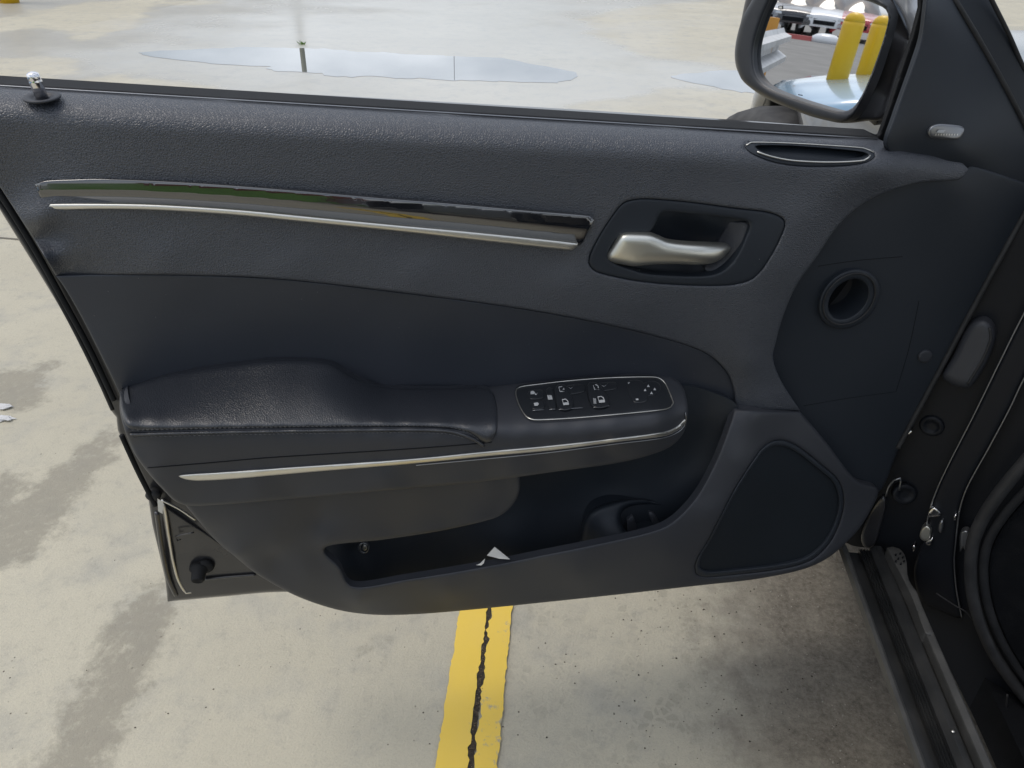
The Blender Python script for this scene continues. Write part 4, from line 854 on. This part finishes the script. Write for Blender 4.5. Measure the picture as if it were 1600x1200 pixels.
# ================================================================ THINGS SEEN IN THE MIRROR AND BEYOND
def refl(px, py, s=None, z=None):
    d = rays([(px, py)])[0]; t = MNv@(MO-CAM)/(MNv@d); p = CAM+d*t; g = d-2*(d@MNv)*MNv
    if s is None: s = (z-p[2])/g[2]
    return p+g*s
def bollard(loc, label, h=1.06, r=.065):
    t = thing('bollard', tuple(loc), label, 'bollard', 'yellow bollards round the lot')
    lathe('post', [(r, 0), (r, h-.07), (r*.97, h-.05)], loc, M['yellow'], t, 28)
    lathe('domed_cap', [(r*.97, h-.05), (r*.86, h-.022), (r*.6, h-.004), (r*.2, h+.004)], loc, M['yellow'], t, 28)
    return t
p1 = refl(1318, 90, 4.4); p2 = refl(1362, 90, 4.7)
bollard(np.array([p1[0], p1[1], 0]), 'nearer yellow bollard in the mirror, left of the pair')
bollard(np.array([p2[0], p2[1], 0]), 'farther yellow bollard in the mirror, at its right edge')
b3 = G(15, 4); bollard(np.array([b3[0], b3[1], 0]), 'yellow bollard whose base shows at the top left corner', 1.0, .11)

def make_car(name, loc, rz, body, label, group=None, scale=1.):
    """loc: ground point under the middle of the front bumper; the car runs along +x of its own frame"""
    t = thing(name, (0, 0, 0), label, 'car', group)
    k = []
    for x, zt, hw, zb in ((-.02, .55, .62, .35), (.02, .66, .74, .25), (.12, .72, .82, .22), (.35, .78, .87, .22), (.8, .86, .90, .22), (1.25, .92, .91, .22), (2.2, .94, .92, .22), (3.4, .95, .92, .22), (4.2, .96, .89, .22), (4.6, .90, .84, .25), (4.68, .7, .76, .35)):
        half = [(x, -hw*.96, zb), (x, -hw, zb+(zt-zb)*.35), (x, -hw*.99, zb+(zt-zb)*.7), (x, -hw*.93, zt-.03), (x, -hw*.82, zt), (x, -hw*.4, zt+.035), (x, 0, zt+.045)]
        k.append(half+[(a, -b, c) for a, b, c in half[:-1][::-1]])
    n = len(k[0]); V = [p for s in k for p in s]; Fc = [(i*n+j, i*n+j+1, (i+1)*n+j+1, (i+1)*n+j) for i in range(len(k)-1) for j in range(n-1)]
    Fc += [tuple(range(n))[::-1], tuple((len(k)-1)*n+j for j in range(n))]
    def add(nm, V, Fc, m, smooth=True, par=None):
        V = np.array(V, float); o = mesh(nm, V, Fc, m, None, smooth); o.parent = par or t; return o
    add('body', V, Fc, M[body])
    g = []
    for x, z, hw in ((1.25, .93, .80), (1.75, 1.28, .66), (2.2, 1.42, .60), (3.0, 1.43, .60), (3.6, 1.30, .64), (4.1, .97, .76)):
        g.append([(x, -hw, min(.93, z)), (x, -hw*.97, z*.6+.37), (x, -hw*.86, z-.01), (x, 0, z+.02), (x, hw*.86, z-.01), (x, hw*.97, z*.6+.37), (x, hw, min(.93, z))])
    n = 7; V = [p for s in g for p in s]; Fc = [(i*n+j, i*n+j+1, (i+1)*n+j+1, (i+1)*n+j) for i in range(len(g)-1) for j in range(n-1)]
    add('windows', V, Fc, M['glass'])
    add('roof', [(1.95, -.52, 1.375), (2.2, -.52, 1.425), (3.0, -.52, 1.437), (3.5, -.52, 1.35), (1.95, .52, 1.375), (2.2, .52, 1.425), (3.0, .52, 1.437), (3.5, .52, 1.35), (2.2, 0, 1.455), (3.0, 0, 1.465)], [(0, 1, 8), (1, 2, 9, 8), (2, 3, 9), (4, 8, 5), (5, 8, 9, 6), (6, 9, 7), (0, 8, 4), (3, 7, 9)], M[body])
    for x in (.85, 3.75):
        for y in (-.82, .82):
            o = lathe('wheel', [(.2, -.11), (.31, -.11), (.335, -.08), (.335, .08), (.31, .11), (.2, .11)], (x, y, .335), M['tyre'], None, 24, axis=(0, 1, 0)); o.parent = t
            o2 = lathe('hubcap', [(.2, -.02), (.19, .02), (.05, .03)], (0, 0, 0), M['satin'], None, 16, axis=(0, math.copysign(1, y), 0)); o2.parent = o; o2.location = (0, math.copysign(.105, y), 0)
    for y in (-1, 1):
        add('headlight', [(.0, y*.42, .58), (.0, y*.44, .68), (.13, y*.80, .70), (.10, y*.80, .58), (-.03, y*.5, .62), (.05, y*.76, .63)], [(0, 1, 4), (1, 2, 5, 4), (2, 3, 5), (3, 0, 4, 5)], M['lamp'])
    add('grille', [(-.035, -.36, .42), (-.035, .36, .42), (-.015, .38, .60), (-.015, -.38, .60)], [(0, 1, 2, 3)], M['void'], False)
    t.location = tuple(loc); t.rotation_euler.z = rz; t.scale = (scale,)*3
    return t
a = refl(1279, 150, 3.5); b = refl(1360, 150, 3.6); dv = b-a; rz = math.atan2(dv[1], dv[0])
off = np.array([-math.sin(rz), math.cos(rz), 0])*.80
side = refl(1320, 100, 6)-a; sgn = 1 if side@off > 0 else -1
make_car('parked_car', np.array([a[0], a[1], 0])+off*sgn-np.array([math.cos(rz), math.sin(rz), 0])*.05, rz, 'carblue', 'pale blue car whose hood and headlight show in the mirror', scale=.82)
names = [('cargrey', 'leftmost car of the far row in the mirror, silver grey'), ('carblack', 'dark car second in the far row in the mirror'), ('carwhite', 'white car third in the far row in the mirror'), ('carred', 'red car at the right end of the far row in the mirror')]
far0, far1 = refl(1190, 8, 30), refl(1360, 20, 30); fd_ = far1-far0; fz = math.atan2(fd_[1], fd_[0])
for i, (c, lb) in enumerate(names):
    p = far0+fd_*(i+.1)/3.4; make_car('parked_car', (p[0], p[1], 0), fz+math.pi/2*(1 if np.cross(fd_, p-MO)[2] < 0 else -1)*-1, c, lb, 'cars in the far row')
# guardrail in the mirror
r0_, r1_ = refl(1150, 66, 3.6), refl(1226, 40, 6.2)
gr_ = thing('guardrail', (r1_[0], r1_[1], 0), 'grey steel guardrail on orange posts at the left of the mirror', 'guardrail')
dv = (r1_-r0_)*[1, 1, 0]; dv /= np.linalg.norm(dv); nn = np.array([-dv[1], dv[0], 0]); zc = .72
V = []
wp = [(0, -.155), (.02, -.12), (.08, -.10), (.08, -.06), (.0, -.02), (.0, .02), (.08, .06), (.08, .10), (.02, .12), (0, .155)]
st_ = [np.array([r1_[0], r1_[1], zc])-dv*3.3, np.array([r1_[0], r1_[1], zc])]
for s in st_:
    for (o1, o2) in wp: V.append(s+nn*o1+np.array([0, 0, o2]))
mesh('rail_beam', V, [(j, j+1, len(wp)+j+1, len(wp)+j) for j in range(len(wp)-1)], M['steel'], gr_, smooth=False)
for k in (.5, 2.6):
    c_ = np.array([r1_[0], r1_[1], 0])-dv*k-nn*.07; box('post', tuple(c_+[-.06, -.06, 0]), tuple(c_+[.06, .06, .95]), M['orange'], gr_)
# low red and white block in the mirror
q1 = refl(1262, 58, z=0.1)
t = thing('wheel_stop', (q1[0], q1[1], 0), 'low red and white block on the ground in the middle of the mirror', 'parking block')
fdn = fd_/np.linalg.norm(fd_); fdn[2] = 0
V = []; 
for s in (-1.0, 1.0):
    for (o1, z) in ((-.16, 0), (-.10, .13), (.10, .13), (.16, 0)): V.append(q1*[1, 1, 0]+fdn*s+np.array([-fdn[1], fdn[0], 0])*o1+np.array([0, 0, z]))
mesh('block', V, [(0, 1, 5, 4), (1, 2, 6, 5), (2, 3, 7, 6), (0, 3, 2, 1), (4, 5, 6, 7)], M['red'], t, smooth=False)
V = [v+np.array([0, 0, .0]) for v in V]
c_ = q1*[1, 1, 0]+fdn*.55
lathe('white_cap', [(.45, .0), (.43, .16), (.3, .24), (.1, .27)], c_, M['carwhite'], t, 20)
# posts whose reflections stand in the puddle
def puddle_post(px, ytip, dist, r, m, name, label, head=False):
    P = G(px, ytip, .004); d = rays([(px, ytip)])[0]; hd = d[:2]/np.linalg.norm(d[:2]); tn = -d[2]/math.hypot(d[0], d[1])
    base = np.array([*(P[:2]+hd*dist), 0]); h = tn*dist
    t = thing(name, tuple(base), label, 'post')
    lathe('shaft', [(r, 0), (r, h)], base, M[m], t, 16)
    lathe('foot_plate', [(r*2.2, 0), (r*2.2, .02), (r*1.1, .04)], base, M['steel'], t, 16)
puddle_post(476, 112, 14, .062, 'greenpost', 'marker_post', 'olive post whose reflection stands in the long puddle')
puddle_post(710, 125, 60, .028, 'pole', 'lamp_pole', 'thin grey pole faintly reflected in the long puddle')
for _k, (px, py) in enumerate(((473, 66), (476, 64))): pass
c0 = G(473, 69); V = []; Fc = []
for i in range(22):
    a = rng.uniform(0, 6.28); b = np.array([math.cos(a), math.sin(a), 0])*rng.uniform(0, .035); tp = b*2.2+np.array([0, 0, rng.uniform(.015, .04)]); k = len(V)
    V += [c0+b+[.004, 0, 0], c0+b-[.004, 0, 0], c0+tp]; Fc.append((k, k+1, k+2))
tag(mesh('weed_tuft', V, Fc, M['grass'], smooth=False), 'small weed tuft at the far edge of the long puddle', 'weed')
# white line on the lot, seen in the mirror
w0, w1 = refl(1180, 30, z=.004), refl(1335, 40, z=.004); dd_ = (w1-w0)/np.linalg.norm(w1-w0); pp = np.array([-dd_[1], dd_[0], 0])*.08
tag(mesh('lane_line', [w0-dd_*6-pp, w0-dd_*6+pp, w1+dd_*6+pp, w1+dd_*6-pp], [(0, 1, 2, 3)], mat('white_line_paint', (.7, .7, .66), .6), smooth=False), 'white painted line across the lot behind', kind='structure')
# grass verge and brick wall behind the camera, mirrored in the glossy trim
def dref(px, dist):
    d = rays([(px, 300)])[0]; P = door([(px, 300)])[0]; g = d-2*(d@DN)*DN; g[2] = 0; g /= np.linalg.norm(g); p = P+g*dist; p[2] = 0; return p
g0, g1, g2, g3 = dref(40, 7), dref(560, 7), dref(560, 13), dref(40, 13)
tag(mesh('grass', [g0+[0, 0, .06], g1+[0, 0, .06], g2+[0, 0, 1.5], g3+[0, 0, 1.5], g3+[0, 0, 0], g2, g1, g0], [(0, 1, 2, 3), (7, 6, 1, 0), (3, 2, 5, 4), (6, 5, 2, 1), (4, 7, 0, 3)], M['grass'], smooth=False), 'green grass bank behind the photographer', kind='stuff')
h0, h1 = dref(200, 14), dref(620, 14); dv = (h1-h0)/np.linalg.norm(h1-h0); pn = np.array([-dv[1], dv[0], 0])
t = thing('brick_wall', tuple((h0+h1)/2), 'red brick wall behind the grass bank', 'wall')
mesh('wall', [h0, h1, h1+[0, 0, 3.0], h0+[0, 0, 3.0], h0+pn*.25, h1+pn*.25, h1+pn*.25+[0, 0, 3.0], h0+pn*.25+[0, 0, 3.0]], [(0, 1, 2, 3), (4, 7, 6, 5), (3, 2, 6, 7), (0, 3, 7, 4), (1, 5, 6, 2)], M['brick'], t, smooth=False)
c_ = dref(705, 6.5); V = []; Fc = []
for i in range(400):
    p = c_+np.array([rng.normal()*.22, rng.normal()*.22, abs(rng.normal())*.7+.05]); k = len(V); s = .06
    V += [p+rng.normal(size=3)*s, p+rng.normal(size=3)*s, p+rng.normal(size=3)*s]; Fc.append((k, k+1, k+2))
t = thing('shrub', tuple(c_), 'small green shrub behind the photographer', 'shrub'); mesh('foliage', V, Fc, M['grass'], t, smooth=False)
